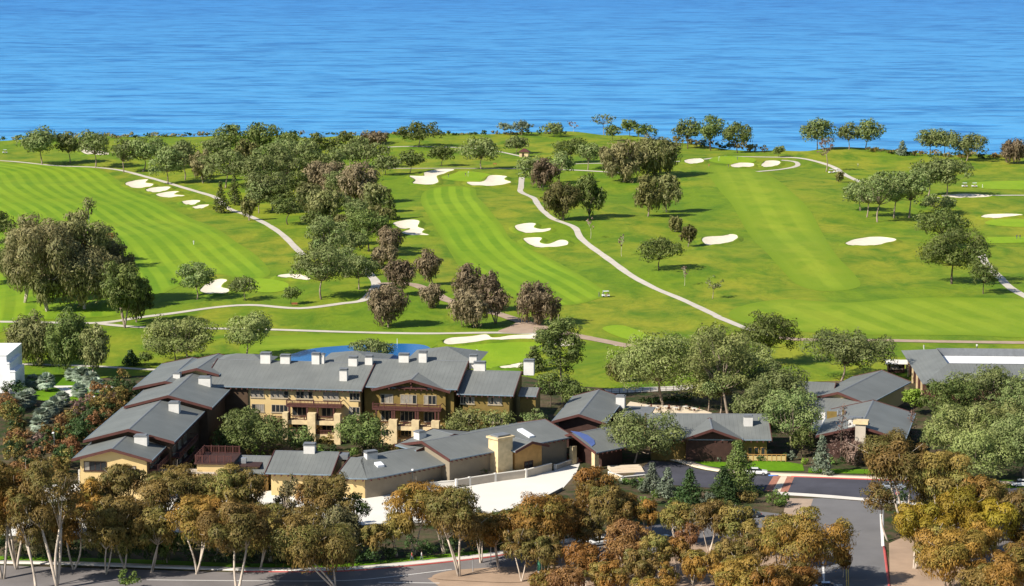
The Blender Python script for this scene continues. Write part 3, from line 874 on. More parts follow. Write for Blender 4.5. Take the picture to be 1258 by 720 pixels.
M.rail(W1, S(324), S(349), -1.6, 4.6, h=1.0); M.box('balcony_floor', W1, S(324), S(349), -1.6, -0.004, 4.2, 4.6, 'maroon_timber')
M.rail(W1, S(424), S(444), -1.6, 4.9, h=1.0); M.box('balcony_floor', W1, S(424), S(444), -1.6, -0.004, 4.5, 4.9, 'maroon_timber')
# gable front
T = lambda px: (px - 458) / 5.62
for x0, x1, n in ((467, 483, 3), (492, 513, 4), (522, 538, 3)):
    M.window(W2, T(x0), 8.6, T(x1) - T(x0), 2.1, n, 0.6)
    M.window(W2, T(x0), 4.7, T(x1) - T(x0), 2.3, n, 0.15)
    M.window(W2, T(x0), 1.2, T(x1) - T(x0), 2.2, n, 0.1)
M.balcony(W2, T(459), T(546), 2.6, 8.0, posts=2.4)
M.box('stone_parapet', W2, T(470), T(545), -3.1, -0.005, 3.2, 4.1, 'tan_stone'); M.box('stone_parapet', W2, T(470), T(545), -3.0, -0.005, 0.1, 1.0, 'tan_stone')
for x0, x1 in ((481, 491.5), (510, 519.5), (535, 545)):
    M.box('stone_pier', W2, T(x0), T(x1), -3.8, -2.2, 0.0, 5.6, 'tan_stone')
for x0, x1 in ((468, 481), (491.5, 510), (519.5, 535)):
    M.rail(W2, T(x0), T(x1), -3.0, 4.12, h=0.95)
for x0 in (463, 483, 486, 513, 516, 538, 542):
    M.box('porch_post', W2, T(x0), T(x0) + 0.35, -2.5, -2.15, 4.1, 7.55, 'maroon_timber')
m = MB()
for q in (0.22, 0.5, 0.78):
    m.box(W2, gw * q - 0.15, gw * q + 0.15, -1.75, 0.3, 12.0 - RT - 0.6 + (gw / 2 - abs(gw * (q - 0.5))) * 0.27 * 0.98, 12.0 - RT - 0.25 + (gw / 2 - abs(gw * (q - 0.5))) * 0.27 * 0.98)
M.part(m, 'gable_brackets', 'maroon_timber', stuff=True)
m = MB(); m.box(W2, gw * 0.30, gw * 0.70, -1.0, -0.75, 12.2, 12.5); m.box(W2, gw * 0.49, gw * 0.51, -1.0, -0.75, 12.5, 13.9)
M.part(m, 'gable_truss', 'maroon_timber')
# right section windows
R_ = lambda px: a3 + (px - 562) / 5.62
for x0, x1, n in ((565, 583, 5), (600, 618, 5)):
    M.window(W3, R_(x0), 8.7, R_(x1) - R_(x0), 1.7, n, 0.75)
    M.window(W3, R_(x0), 4.6, R_(x1) - R_(x0), 1.8, n, 0.4)
# chimneys: pixel of the foot centre, roof plane, size
for px, py, pl, w, d_, h, st in ((327, 445, 1, 2.3, 1.6, 1.9, 0), (351, 445.5, 1, 2.2, 1.4, 1.5, 0), (388.5, 446, 1, 1.8, 1.4, 2.0, 0), (396.5, 445.5, 1, 0.9, 1.2, 1.9, 1), (434, 448.5, 1, 2.0, 1.4, 1.7, 0),
                             (422.5, 466.5, 1, 1.7, 1.5, 2.2, 0), (453.5, 448, 2, 1.7, 1.3, 1.8, 0), (496.5, 444.0, 2, 2.3, 1.3, 1.5, 0), (520, 443.5, 2, 1.8, 1.4, 2.0, 0),
                             (583.5, 446, 3, 1.7, 1.2, 2.0, 0), (589.5, 454.0, 3, 2.6, 1.5, 1.5, 0), (650, 456, 3, 2.3, 1.6, 2.3, 0)):
    v0, ze = ((0, 12), (b2, 12.4), (b3, 11.2))[pl - 1]
    u, v, z = on_roof(M, fr, (v0, ze, 0.25), px, py, 15)
    v = min(v, v0 + 13.8)
    M.chimney(fr, u, v, z - 0.8, w, d_, h + 0.8, style=st)

# ================================================================== left wing: stepping gables
def wing(name, label, pr, pl, ze, deg, length, pitch, zb, width=None, wall='yellow_stucco', roof='left_roof', ou=1.3, ov=1.2, raf=(True, True), vr=None, group=None):
    """gable front towards the viewer: pr right foot, pl left foot (photo pixels)"""
    A = P(pr[0], pr[1], ze)
    h = House(name, label, 'building', A, deg + 90, group=group)
    if width is None:
        B = P(pl[0], pl[1], ze)
        width = h.fr.loc(*B)[1]
    h.width = width
    h.rf, h.zr = h.gable(h.fr, 0, length, 0, width, ze, pitch, zb, wall=wall, roof=roof, ou=ou, ov=ov, rafters=raf, vr=vr)
    h.front = h.fr.sub(ou, width, -90)                 # face of the front wall, s from the left eave
    return h

def wing_chimney(h, px, py, ze, pitch, w, d_, hh):
    fr = h.fr
    z = ze + 2
    for _ in range(25):
        u, v = fr.loc(*P(px, py, z))
        z = 0.5 * z + 0.5 * (ze + pitch * min(v, h.width - v))
    h.chimney(fr, u, v, z - 0.7, d_, w, hh + 0.7, style=1)

w4 = wing('lodge_wing', 'lowest stepped gable of the left lodge wing, above a yellow wall', (186, 565.6), (88.8, 564), 9.0, -4, 19, 0.27, 0.0, wall='shade_brown_cladding')
m = MB(); m.prism(w4.fr, [(1.25, 0), (1.25, 8.97), (w4.width / 2, 8.75 + 0.27 * w4.width / 2), (w4.width - 1.25, 8.97), (w4.width - 1.25, 0)], 1.24, 1.296); w4.part(m, 'front_wall', 'yellow_stucco')
w4.front = w4.fr.sub(1.237, w4.width, -90)
w4.window(w4.front, 2.0, 6.4, 4.6, 1.9, 4, 0.1, 'dark_timber'); w4.window(w4.front, 10.5, 5.6, 2.0, 1.9, 2, 0.2, 'dark_timber')
wing_chimney(w4, 174, 545, 9.0, 0.27, 2.6, 1.8, 1.6)
w3 = wing('lodge_wing', 'second stepped gable of the left lodge wing, with one square chimney', (213.6, 543), (102.6, 541.7), 10.2, -4, 34, 0.265, 0.0, wall='shade_brown_cladding')
wing_chimney(w3, 214.5, 505.5, 10.2, 0.265, 2.2, 1.7, 1.9)
w2 = wing('lodge_wing', 'third stepped gable of the left lodge wing, joining the long lodge', (260, 501), (152.7, 500), 11.2, -4, 27, 0.265, 0.0, wall='shade_brown_cladding')
wing_chimney(w2, 252, 473, 11.2, 0.265, 2.7, 1.6, 1.7)
w1 = wing('lodge_wing', 'broad rear gable of the left lodge wing with low eave', (243, 478), (164.7, 476), 11.6, -4, 30, 0.22, 0.0, wall='shade_brown_cladding')
w0 = wing('lodge_wing', 'small raised gable on top of the left lodge wing', (268.5, 460.6), (218, 457), 13.6, -8, 19, 0.26, 6.0)
w0.window(w0.front, 3.4, 11.6, 2.2, 1.2, 2, 0.2, 'dark_timber')
w0.chimney(w0.fr, -1.5, w0.width - 1.0, 12.4, 1.4, 1.6, 1.6, style=1)
m = MB()
w3f = w3.fr
for k in range(6):                                      # balconies on the shaded side of the wing
    pass
for hh_, L_ in ((w4, 17), (w3, 24)):
    sd = hh_.fr.sub(1.0, 1.2, 0)
    for zz in (3.4, 6.4):
        hh_.box('balcony_floor', sd, 2, L_ - 4, -1.8, -0.004, zz - 0.3, zz, 'maroon_timber')
        hh_.rail(sd, 2, L_ - 4, -1.8, zz, h=1.0)
    for q in range(3):
        for zz in (3.6, 6.6):
            hh_.window(sd, 3 + q * (L_ - 8) / 3, zz, 2.4, 1.7, 3, 0.3)
# yellow garden wall in front of the wing, terrace block with railing
A = P(96, 570, 6.2)
H_ = House('terrace_block', 'yellow stucco terrace block with maroon railing between lodge wing and front roofs', 'building', A, -4)
fr = H_.fr
H_.box('wall', fr, 0, 27.5, 0.8, 4.0, 0, 4.4, 'yellow_stucco'); H_.box('coping', fr, -0.1, 27.6, 0.7, 4.1, 4.403, 4.6, 'parapet_stucco')
tb = fr.loc(*P(242, 580, 4.5))
fb = fr.sub(tb[0], tb[1], 0)
H_.box('wall', fb, 0, 6.5, 0.0, 9, 0, 6.2, 'yellow_stucco')
H_.box('roof_deck', fb, -0.5, 7.4, -0.5, 9.4, 6.203, 6.5, 'dark_timber')
H_.rail(fb, -0.3, 7.2, -0.3, 6.5, h=1.5, posts=1.5); H_.rail(fb, -0.3, 7.2, 8.8, 6.5, h=1.5, posts=1.5)
H_.rail(fb.sub(-0.3, 9, -90), 0, 9, 0, 6.5, h=1.5, posts=1.5)
H_.box('roof_deck', fb, 7.4, 12.5, 2, 9, 5.2, 5.5, 'dark_timber'); H_.box('vent_box', fb, 8.3, 9.3, 4, 5, 5.503, 6.6, 'steel_grey')
H_.box('wall', fb, 6.6, 12.0, 2.6, 8.5, 0, 5.2, 'yellow_stucco')

# ================================================================== low front roofs
def front(name, label, pl, pr, ze, run, back, pitch, wall, deg=None, zb=0.0, ou=0.9, ov=1.2, raf=(True, False), roof='grey_roof', L=None):
    A = P(pl[0], pl[1], ze); B = P(pr[0], pr[1], ze)
    if deg is None: deg = math.degrees(math.atan2(B[1] - A[1], B[0] - A[0]))
    h = House(name, label, 'building', A, deg)
    Lh = L or math.hypot(B[0] - A[0], B[1] - A[1])
    h.rf, h.zr = h.gable(h.fr, 0, Lh, 0, run + back, ze, pitch, zb, vr=run, wall=wall, ou=ou, ov=ov, rafters=raf, roof=roof)
    h.Lh = Lh; h.face = h.fr.sub(0, ov, 0); h.ze, h.pitch, h.run = ze, pitch, run
    return h

def roof_px(h, px, py):
    u, v, z = on_roof(h, h.fr, (0, h.ze, h.pitch), px, py, h.ze + 2)
    return u, min(v, h.run - 0.3), h.ze + h.pitch * min(v, h.run - 0.3)

def skylight(h, px, py, w, d_):
    u, v, z = roof_px(h, px, py)
    m = MB(); p_ = h.pitch
    m.prism(h.fr, [(v - d_ / 2, z - p_ * d_ / 2 + 0.35), (v + d_ / 2, z + p_ * d_ / 2 + 0.35), (v + d_ / 2, z + p_ * d_ / 2 - 0.1), (v - d_ / 2, z - p_ * d_ / 2 - 0.1)], u - w / 2, u + w / 2)
    h.part(m, 'skylight', 'skylight_glass', h.rf)

f1 = front('lodge_pavilion', 'lowest grey roof at left end of the front lodge row', (264, 580), (326, 581), 4.3, 7.5, 7, 0.25, 'yellow_stucco', deg=-6)
f2 = front('lodge_pavilion', 'straight ribbed grey roof with white box chimney in the front lodge row', (326, 581), (407, 583), 5.0, 9.7, 8, 0.25, 'yellow_stucco', deg=-6)
u, v, z = roof_px(f2, 382, 552); f2.chimney(f2.fr, u, v, z - 0.6, 2.3, 1.6, 2.1, style=0)
f2.box('roof_box', f2.fr, f2.Lh - 0.2, f2.Lh + 1.9, 8.2, 10.5, 6.2, 7.2, 'cap_metal')
def sweep(m, E, prof, trim=0.0):
    n = len(prof); E = [Vector((a, b, 0)) for a, b in E]; k = len(E)
    dirs = [(E[i + 1] - E[i]).normalized() for i in range(k - 1)]
    nor = [Vector((-q.y, q.x, 0)) for q in dirs]
    E = E[:]; E[0] = E[0] + dirs[0] * trim; E[-1] = E[-1] - dirs[-1] * trim
    pts = []; uv = []; s_ = 0.0
    for i in range(k):
        if i == 0: mn = nor[0]
        elif i == k - 1: mn = nor[-1]
        else:
            bs = (nor[i - 1] + nor[i]).normalized(); mn = bs / max(0.3, bs.dot(nor[i]))
        if i: s_ += (E[i] - E[i - 1]).length
        for v, z in prof:
            q = E[i] + mn * v; pts.append((q.x, q.y, z)); uv.append((s_, v, 0))
    fs = [tuple(range(n)), tuple(range(k * n - 1, (k - 1) * n - 1, -1))]
    for i in range(k - 1):
        for j in range(n):
            j2 = (j + 1) % n
            fs.append((i * n + j, (i + 1) * n + j, (i + 1) * n + j2, i * n + j2))
    m.poly(pts, fs, uv)
E_ = [P(412, 586, 4.5), P(432, 587.4, 4.5), P(450.5, 588.3, 4.5), P(470, 585.2, 4.5), P(500, 579.2, 4.5), P(553, 568.5, 4.5)]
E_[2] = ((E_[1][0] + E_[3][0]) / 2, (E_[1][1] + E_[3][1]) / 2 - 1.0)
f3 = House('lodge_pavilion', 'bent grey roof of the front row with skylight and slanting eave shadows', 'building', E_[0], 0)
zr_ = 4.5 + 0.25 * 8.6
m = MB(); sweep(m, E_, [(0, 4.5), (8.6, zr_), (15.5, zr_ - 0.25 * 6.9), (15.5, zr_ - 0.25 * 6.9 - RT), (8.6, zr_ - RT), (0, 4.5 - RT)]); f3.rf = f3.part(m, 'roof', 'grey_roof')
m = MB(); sweep(m, E_, [(-0.16, 4.53), (-0.006, 4.53), (-0.006, 4.28), (-0.16, 4.28)]); f3.part(m, 'gutter', 'gutter_blue', f3.rf)
m = MB(); sweep(m, E_, [(8.4, zr_ - 0.02), (8.6, zr_ + 0.07), (8.8, zr_ - 0.02)], 0.2); f3.part(m, 'ridge_cap', 'cap_metal', f3.rf)
m = MB(); sweep(m, E_, [(1.2, 0), (1.2, 4.5 + 0.3 - RT + 0.05), (8.6, zr_ - RT + 0.05), (14.4, zr_ - 0.25 * 5.8 - RT + 0.05), (14.4, 0)], 0.6)
f3.part(m, 'wall', 'taupe_stucco')
m = MB(); sweep(m, [E_[0], E_[1], E_[2]], [(1.12, 0), (1.197, 0), (1.197, 4.4), (1.12, 4.4)], 0.55); f3.part(m, 'front_wall', 'yellow_stucco')
m = MB()
for a, b in zip(E_[:-1], E_[1:]):
    f = Frame(a[0], a[1], math.degrees(math.atan2(b[1] - a[1], b[0] - a[0]))); L_ = math.hypot(b[0] - a[0], b[1] - a[1]); n_ = max(1, int(L_ / 1.25))
    for i in range(n_):
        q = L_ * (i + 0.5) / n_
        m.prism(f, [(-0.35, 4.5 - RT - 0.02), (1.3, 4.82 - RT - 0.02), (1.3, 4.82 - RT - 0.36), (-0.35, 4.5 - RT - 0.28)], q - 0.13, q + 0.13)
f3.part(m, 'rafter_tails', 'maroon_timber', f3.rf, stuff=True)
for a, b, e0, e1 in ((E_[0], E_[1], -0.16, -0.006), (E_[-2], E_[-1], None, None)):
    f = Frame(a[0], a[1], math.degrees(math.atan2(b[1] - a[1], b[0] - a[0])))
    if e0 is None: e0 = math.hypot(b[0] - a[0], b[1] - a[1]) + 0.006; e1 = e0 + 0.154
    m = MB(); m.prism(f, [(-0.1, 4.61), (8.6, zr_ + 0.14), (15.6, zr_ - 1.6), (15.6, zr_ - 2.3), (8.6, zr_ - RT - 0.14), (-0.1, 4.5 - RT - 0.14)], e0, e1); f3.part(m, 'barge_board', 'maroon_timber', f3.rf)
sf = Frame(E_[2][0], E_[2][1], math.degrees(math.atan2(E_[3][1] - E_[2][1], E_[3][0] - E_[2][0])))
f3.fr, f3.ze, f3.pitch, f3.run = sf, 4.5, 0.25, 8.6
skylight(f3, 466, 571.5, 1.5, 1.6)
u, v, z = roof_px(f3, 455, 561.5); f3.chimney(sf, u, v, z - 0.6, 2.4, 1.5, 1.6, style=0)
f4 = front('lodge_hall', 'angled lodge hall with tall stone chimney and long skylight', (552.5, 564.7), (698, 537.5), 6.0, 9.2, 9.2, 0.245, 'taupe_stucco', raf=(True, True), L=34)
skylight(f4, 646, 533, 1.5, 4.0)
A = P(486, 546.5, 6.4)
f5L = f4.fr.loc(*A)[1] - 9.6
f5 = House('lodge_hall', 'cross gable behind the angled lodge hall with a white box chimney', 'building', A, f4.fr.deg - 90)
f5.gable(f5.fr, 0, f5L, 0, 20, 6.4, 0.20, vr=10, wall='taupe_stucco', rafters=(False, False))
u, v, z = on_roof(f5, f5.fr, (0, 6.4, 0.20), 516, 538, 8); f5.chimney(f5.fr, u, v, z - 0.5, 1.9, 1.9, 1.8, style=1)
# entrance gable on the hall's front
ul, vl = f4.fr.loc(*P(629, 554, 5.8)); ur, vr_ = f4.fr.loc(*P(664, 545, 5.8))
eg = f4.fr.sub(ur, min(vl, vr_) - 1.2, 90)
f4.gable(eg, 0, 8, 0, ur - ul, 5.9, 0.30, wall='amber_wood', ou=1.2, ov=0.9, rafters=(False, False))
ef = eg.sub(1.2, ur - ul, -90)
f4.window(ef, (ur - ul) / 2 - 1.2, 0.4, 2.4, 2.6, 2, 0.1, 'maroon_timber')
# the stone chimney
cu, cv = f4.fr.loc(*P(599, 552.5, 6.0))
cv = 0.6
c = f4.box('stone_chimney', f4.fr, cu, cu + 4.0, cv - 1.9, cv + 1.2, 0, 8.6, 'tan_stone')
f4.box('chimney_cap', f4.fr, cu - 0.35, cu + 4.35, cv - 2.25, cv + 1.55, 8.603, 9.0, 'tan_stone', c)
f4.box('flue', f4.fr, cu + 0.3, cu + 3.7, cv - 1.6, cv + 0.9, 9.003, 9.35, 'cap_metal', c)
f4.box('base_course', f4.fr, cu - 0.5, cu + 4.5, cv - 2.4, cv + 1.2, 0, 1.6, 'tan_stone', c)

# ================================================================== right-hand roofs
r1 = wing('lodge_hall', 'grey gabled hall with maroon barge boards beside the patio', (744, 520.5), (678, 518), 6.0, -11, 29, 0.30, 0.0, wall='dark_timber', roof='grey_roof', ou=1.6)
wing_chimney(r1, 762.5, 497, 6.0, 0.30, 2.0, 1.8, 1.9)
r1.box('side_roof', r1.fr, 14, 27, -7.5, -0.2, 4.3, 4.6, 'cap_metal'); r1.box('wall', r1.fr, 14.5, 26.5, -7.0, 0.4, 0, 4.298, 'yellow_stucco')
A = P(732, 556, 4.2)
pc = House('porte_cochere', 'small angled porch roof with maroon barge boards and a painted blue reflection', 'building', A, f4.fr.deg)
pc.gable(pc.fr, 0, 14, 0, 15.5, 4.2, 0.36, wall='dark_timber', ou=4.0, ov=2.5, rafters=(True, False), walls=True)
for q in (1.0, 8.0, 14.2):
    pc.box('stone_pier', pc.fr, 0.6, 1.8, q, q + 1.0, 0, 4.0, 'tan_stone')
m = MB()
refl = [on_roof(pc, pc.fr, (0, 4.2, 0.36), *q, 6)[:2] for q in ((701, 530), (712, 531.5), (722, 535), (730, 541), (731, 546), (727, 549), (721, 543.5), (712, 536.5))]
q0 = [pc.fr.w(u, v, 4.2 + 0.36 * v + 0.06) for u, v in refl]; q1 = [pc.fr.w(u, v, 4.2 + 0.36 * v + 0.12) for u, v in refl]
n = len(refl)
m.poly(q0 + q1, [tuple(range(n)), tuple(range(2 * n - 1, n - 1, -1))] + [(i, n + i, n + (i + 1) % n, (i + 1) % n) for i in range(n)])
pc.part(m, 'roof_reflection', 'blue_reflection')  # blue reflection on the slope, modelled as a thin coloured sheet

r2 = front('clubhouse_wing', 'long low clubhouse roof with a white chimney and double cross gable', (795, 539), (948, 540.5), 5.0, 12.3, 8, 0.245, 'olive_shingle', deg=-2)
A2 = r2.fr.loc(*P(838, 539.5, 5.2)); B2 = r2.fr.loc(*P(912, 540.5, 5.2))
g2 = r2.fr.sub(B2[0], A2[1] - 0.6, 90)
r2.gable(g2, 0, 11.5, 0, B2[0] - A2[0], 5.2, 0.36, wall='dark_timber', ou=1.5, ov=0.9, rafters=(False, False))
A3 = r2.fr.loc(*P(848, 544.5, 3.6)); B3 = r2.fr.loc(*P(899, 545, 3.6))
g3 = r2.fr.sub(B3[0], A3[1] - 0.2, 90)
r2.gable(g3, 0, 8, 0, B3[0] - A3[0], 3.6, 0.42, wall='olive_shingle', ou=1.5, ov=0.9, rafters=(False, False))
u, v, z = roof_px(r2, 919, 522); r2.chimney(r2.fr, u, v, z - 0.5, 1.9, 1.5, 2.4, style=1)
fc = r2.face
for q in (918, 926, 934):
    s0 = r2.fr.loc(*P(q, 548, 3))[0]
    r2.window(fc, s0, 0.9, 1.0, 2.2, 1, 0.2, 'amber_wood')
m = MB()
# porch fence
A4 = r2.fr.loc(*P(919, 566, 0.3))
fenc = House('porch_fence', 'pale timber fence with panels along the clubhouse lawn', 'fence', P(919, 566, 0.2), -2)
for i in range(9):
    fenc.box('post', fenc.fr, i * 1.0, i * 1.0 + 0.16, 0, 0.16, 0.0, 1.5, 'amber_wood')
for i in range(8):
    fenc.box('panel', fenc.fr, i * 1.0 + 0.163, i * 1.0 + 0.997, 0.04, 0.1, 0.25, 1.25, 'yellow_stucco')
fenc.box('rail', fenc.fr, -0.1, 8.26, -0.03, 0.19, 1.503, 1.62, 'amber_wood')

r3 = wing('clubhouse', 'tall grey clubhouse roof with a yellow-trimmed gable', (1066, 497), (1009.7, 489.8), 5.2, -28, 31, 0.30, 0.0, width=14.5, wall='yellow_stucco', roof='grey_roof', ou=0.9, raf=(False, False))
lf = r3.fr.sub(0, r3.width, -90)
m = MB(); m.prism(lf, [(-9, 3.9), (0.85, 5.9), (0.85, 5.6), (-9, 3.6)], 0.2, r3.width - 0.2); r3.part(m, 'lean_to_roof', 'grey_roof')
m = MB(); m.prism(lf, [(-8, 0), (-8, 3.85), (0.6, 5.55), (0.6, 0)], 0.8, r3.width - 0.8); r3.part(m, 'lean_to_wall', 'taupe_stucco')
r3b = front('clubhouse_wing', 'low grey roof running left from the tall clubhouse roof', (966, 487), (1020, 491), 4.6, 9.0, 8, 0.22, 'taupe_stucco', deg=-14)
r3c = wing('clubhouse', 'front clubhouse roof with pale stone chimney at its gable end', (1112, 541), (1040, 537), 5.0, -14, 29, 0.27, 0.0, width=19.0, wall='dark_timber', roof='grey_roof', ou=1.5, raf=(False, False))
fr = r3c.fr
cw = r3c.width
c = r3c.box('stone_chimney', fr, -0.8, 1.0, cw / 2 - 1.1, cw / 2 + 1.1, 0, 8.2, 'parapet_stucco')
r3c.box('chimney_cap', fr, -1.2, 1.4, cw / 2 - 1.6, cw / 2 + 1.6, 8.203, 8.9, 'tan_stone', c)
wing_chimney(r3c, 1051, 522, 5.0, 0.27, 2.9, 2.0, 1.4)
A = P(996, 530, 3.6)
kt = House('kitchen_yard', 'flat service roof with olive screens and white machinery units', 'building', A, -10)
kt.box('wall', kt.fr, 0.4, 10, 0.5, 16, 0, 3.6, 'taupe_stucco'); kt.box('flat_roof', kt.fr, 0, 10.4, 0, 16.4, 3.603, 3.8, 'cap_metal')
rr = random.Random(8)
for k in range(9):
    u, v = rr.uniform(0.8, 8), 1 + k * 1.55
    kt.box('machine_unit', kt.fr, u, u + rr.uniform(0.8, 1.8), v, v + 1.1, 3.805, 3.8 + rr.uniform(0.7, 1.5), 'chimney_white' if k % 3 else 'steel_grey')
kt.box('screen', kt.fr, 3.2, 5.4, 7.0, 7.25, 3.805, 6.8, 'olive_shingle'); kt.box('screen', kt.fr, 6.6, 7.0, 7.6, 9.5, 3.805, 6.9, 'olive_shingle')
kt.box('screen', kt.fr, 6.2, 9.4, 10.2, 10.5, 3.805, 6.2, 'cap_metal')
for k in range(3):
    m = MB(); q = kt.fr.w(5.6 + 0.9 * k, 8.4, 0); m.tube([(q[0], q[1], 3.8), (q[0], q[1], 6.9 - 0.5 * k)], [0.22, 0.22], 8)
    kt.part(m, 'flue', 'steel_grey')

# flat-topped building with a sunken roof deck
A = P(1133.5, 472, 4.5)
r4 = House('golf_shop', 'flat-topped building with grey sloping roof edges and a sunken white roof deck', 'building', A, -3)
fr = r4.fr
Wd, Dp = 62, 46
sl_, zt = 12.5, 7.2
m = MB()
o_ = [(0, 0), (Wd, 0), (Wd, Dp), (0, Dp)]; i_ = [(sl_ - 5, sl_), (Wd - sl_, sl_), (Wd - sl_, Dp - sl_), (sl_ - 5, Dp - sl_)]
pts = [fr.w(a, b, 4.5) for a, b in o_] + [fr.w(a, b, zt) for a, b in i_]
m.poly(pts, [(i, (i + 1) % 4, 4 + (i + 1) % 4, 4 + i) for i in range(4)], [(a if b in (0, Dp) else b, 0, 0) for a, b in o_] + [(a, 0, 0) for a, b in i_])
r4.part(m, 'roof', 'grey_roof')
m = MB(); pts = [fr.w(a, b, z) for z in (5.4, zt + 0.25) for a, b in i_]
m.poly(pts, [(i, (i + 1) % 4, 4 + (i + 1) % 4, 4 + i) for i in range(4)]); r4.part(m, 'parapet', 'cap_metal')
m = MB(); m.poly([fr.w(a, b, 5.41) for a, b in i_], [(0, 1, 2, 3)]); r4.part(m, 'roof_deck', 'white_wall')
r4.box('wall', fr, 1.2, Wd - 1.2, 1.2, Dp - 1.2, 0, 4.45, 'maroon_timber')
for i in range(4):
    r4.box('roof_post', fr, 0.3, 0.7, 6 + 9 * i, 6.4 + 9 * i, 0, 4.4, 'tan_stone')
# starter's kiosk
A = G(1091, 458)
k_ = House('starter_kiosk', 'small kiosk with pale flat roof and brown walls beside the practice lawn', 'kiosk', A, -4)
k_.box('wall', k_.fr, 0, 4.2, 0, 3.2, 0, 2.5, 'dark_timber')
m = MB(); m.prism(k_.fr, [(-0.9, 2.55), (1.6, 3.2), (4.1, 2.55), (4.1, 2.42), (1.6, 3.0), (-0.9, 2.42)], -0.8, 5.0); k_.part(m, 'roof', 'chimney_white')
k_.window(k_.fr, 0.6, 1.0, 3.0, 1.0, 3, 0.3)
# restroom hut among the far trees
A = G(638, 193)
k_ = House('restroom_hut', 'little tan hut with maroon hipped roof far out among the trees', 'hut', A, -8, z=float(hgt(*A)))
zh = float(hgt(*A))
k_.box('wall', k_.fr, 0, 4.6, 0, 4, zh - 0.3, zh + 2.6, 'tan_stone')
m = MB(); q = [k_.fr.w(a, b, zh + 2.6) for a, b in ((-0.7, -0.7), (5.3, -0.7), (5.3, 4.7), (-0.7, 4.7))] + [k_.fr.w(1.8, 2, zh + 4.3), k_.fr.w(2.8, 2, zh + 4.3)]
m.poly(q, [(0, 1, 5, 4), (1, 2, 5), (2, 3, 4, 5), (3, 0, 4), (3, 2, 1, 0)]); k_.part(m, 'roof', 'maroon_timber')
k_.box('door', k_.fr, 1.4, 2.4, -0.08, -0.004, zh + 0.02, zh + 2.1, 'dark_timber')
# white stepped building at the left edge
A = P(-1, 487, 0)
k_ = House('white_building', 'stepped white modern building behind dark garden shrubs', 'building', A, 0)
fr = k_.fr
for u0, u1_, v0, v1_, zt_ in ((-24, 1.2, 4.0, 22, 9.4), (1.203, 2.0, 3.6, 18, 7.4), (2.003, 3.4, 3.2, 14, 5.4)):
    b_ = k_.box('wall', fr, u0, u1_, v0, v1_, 0, zt_, 'white_wall')
    k_.box('parapet', fr, u0, u1_, v0 - 0.1, v0 + 0.2, zt_ + 0.003, zt_ + 0.45, 'white_wall', b_)
k_.box('wall', fr, -24, 0.4, -22, -10, 0, 5.2, 'white_wall')
k_.window(fr.sub(0, 4.0, 0), -3.5, 5.0, 2.4, 1.8, 2, 0.1, 'dark_timber')

# ================================================================== deck walls
def low_wall(label, pts, h, mat, t=0.35, copings=True):
    w = [P(a, b, 0) for a, b in pts]
    root = empty('garden_wall', (w[0][0], w[0][1], 0), label, 'wall')
    for (a, b) in zip(w[:-1], w[1:]):
        L = math.hypot(b[0] - a[0], b[1] - a[1]); f = Frame(a[0], a[1], math.degrees(math.atan2(b[1] - a[1], b[0] - a[0])))
        m = MB(); m.box(f, 0.18, L - 0.18, 0.03, t, 0, h); m.build('wall_panel', mat, root, (w[0][0], w[0][1], 0))
        m = MB(); m.box(f, -0.25, 0.177, -0.08, t + 0.1, 0, h + 0.25); m.build('pillar', 'white_concrete', root, (w[0][0], w[0][1], 0))
        if copings:
            m = MB(); m.box(f, 0.18, L - 0.3, -0.05, t + 0.08, h + 0.003, h + 0.12); m.build('coping', 'white_concrete', root, (w[0][0], w[0][1], 0))
    return root
low_wall('beige panelled wall along the back of the white deck', [(561.5, 600), (577.5, 597.3), (609, 592.5), (647, 587.5), (679, 579)], 1.7, 'parapet_stucco')
low_wall('low cream wall left of the beige panelled wall', [(418, 607), (487, 602.5), (560, 598)], 1.2, 'white_concrete')
low_wall('short wall under the clipped hedge by the porch', [(683, 577.5), (711, 568)], 1.0, 'parapet_stucco')
low_wall('yellow wall beneath the lodge wing facing the white deck', [(98, 594), (170, 592.5), (255, 596), (330, 603)], 2.6, 'yellow_stucco')
low_wall('dark retaining wall below the white deck', [(430, 650), (560, 644), (650, 624), (692, 602)], 0.6, 'taupe_stucco')
low_wall('cream balustrade of the porch steps', [(748, 585), (765, 591), (795, 588)], 0.8, 'tan_stone')
A = P(686, 571, 0)
st = House('entry_steps', 'brick-red entry steps below the angled lodge hall', 'steps', A, 25)
for i in range(4):
    st.box('step', st.fr, 0, 6.5, i * 0.6, 4.5, i * 0.28, i * 0.28 + 0.277, 'terracotta')
A = P(752, 582, 0)
st = House('porch_steps', 'cream porch steps and landing beside the big pine', 'steps', A, 10)
for i in range(4):
    st.box('step', st.fr, 0, 7, i * 0.8, 5, i * 0.15, i * 0.15 + 0.147, 'pale_paving')

# ------------------------------------------------------------------ foliage
foliage('pine_leaf', (0.138, 0.185, 0.056), (0.188, 0.225, 0.074), (0.25, 0.265, 0.11))
foliage('light_pine_leaf', (0.178, 0.216, 0.058), (0.232, 0.256, 0.08), (0.295, 0.295, 0.12))
foliage('dark_pine_leaf', (0.088, 0.122, 0.028), (0.128, 0.158, 0.038), (0.185, 0.195, 0.065))
foliage('brown_leaf', (0.165, 0.128, 0.072), (0.215, 0.165, 0.095), (0.275, 0.21, 0.13))
foliage('grey_leaf', (0.168, 0.162, 0.068), (0.215, 0.19, 0.084), (0.275, 0.225, 0.11))
foliage('gold_leaf', (0.172, 0.14, 0.03), (0.285, 0.145, 0.03), (0.34, 0.19, 0.055))
foliage('yellow_leaf', (0.215, 0.18, 0.018), (0.265, 0.175, 0.018), (0.33, 0.235, 0.04))
foliage('olive_leaf', (0.158, 0.152, 0.038), (0.225, 0.15, 0.04), (0.29, 0.2, 0.07))
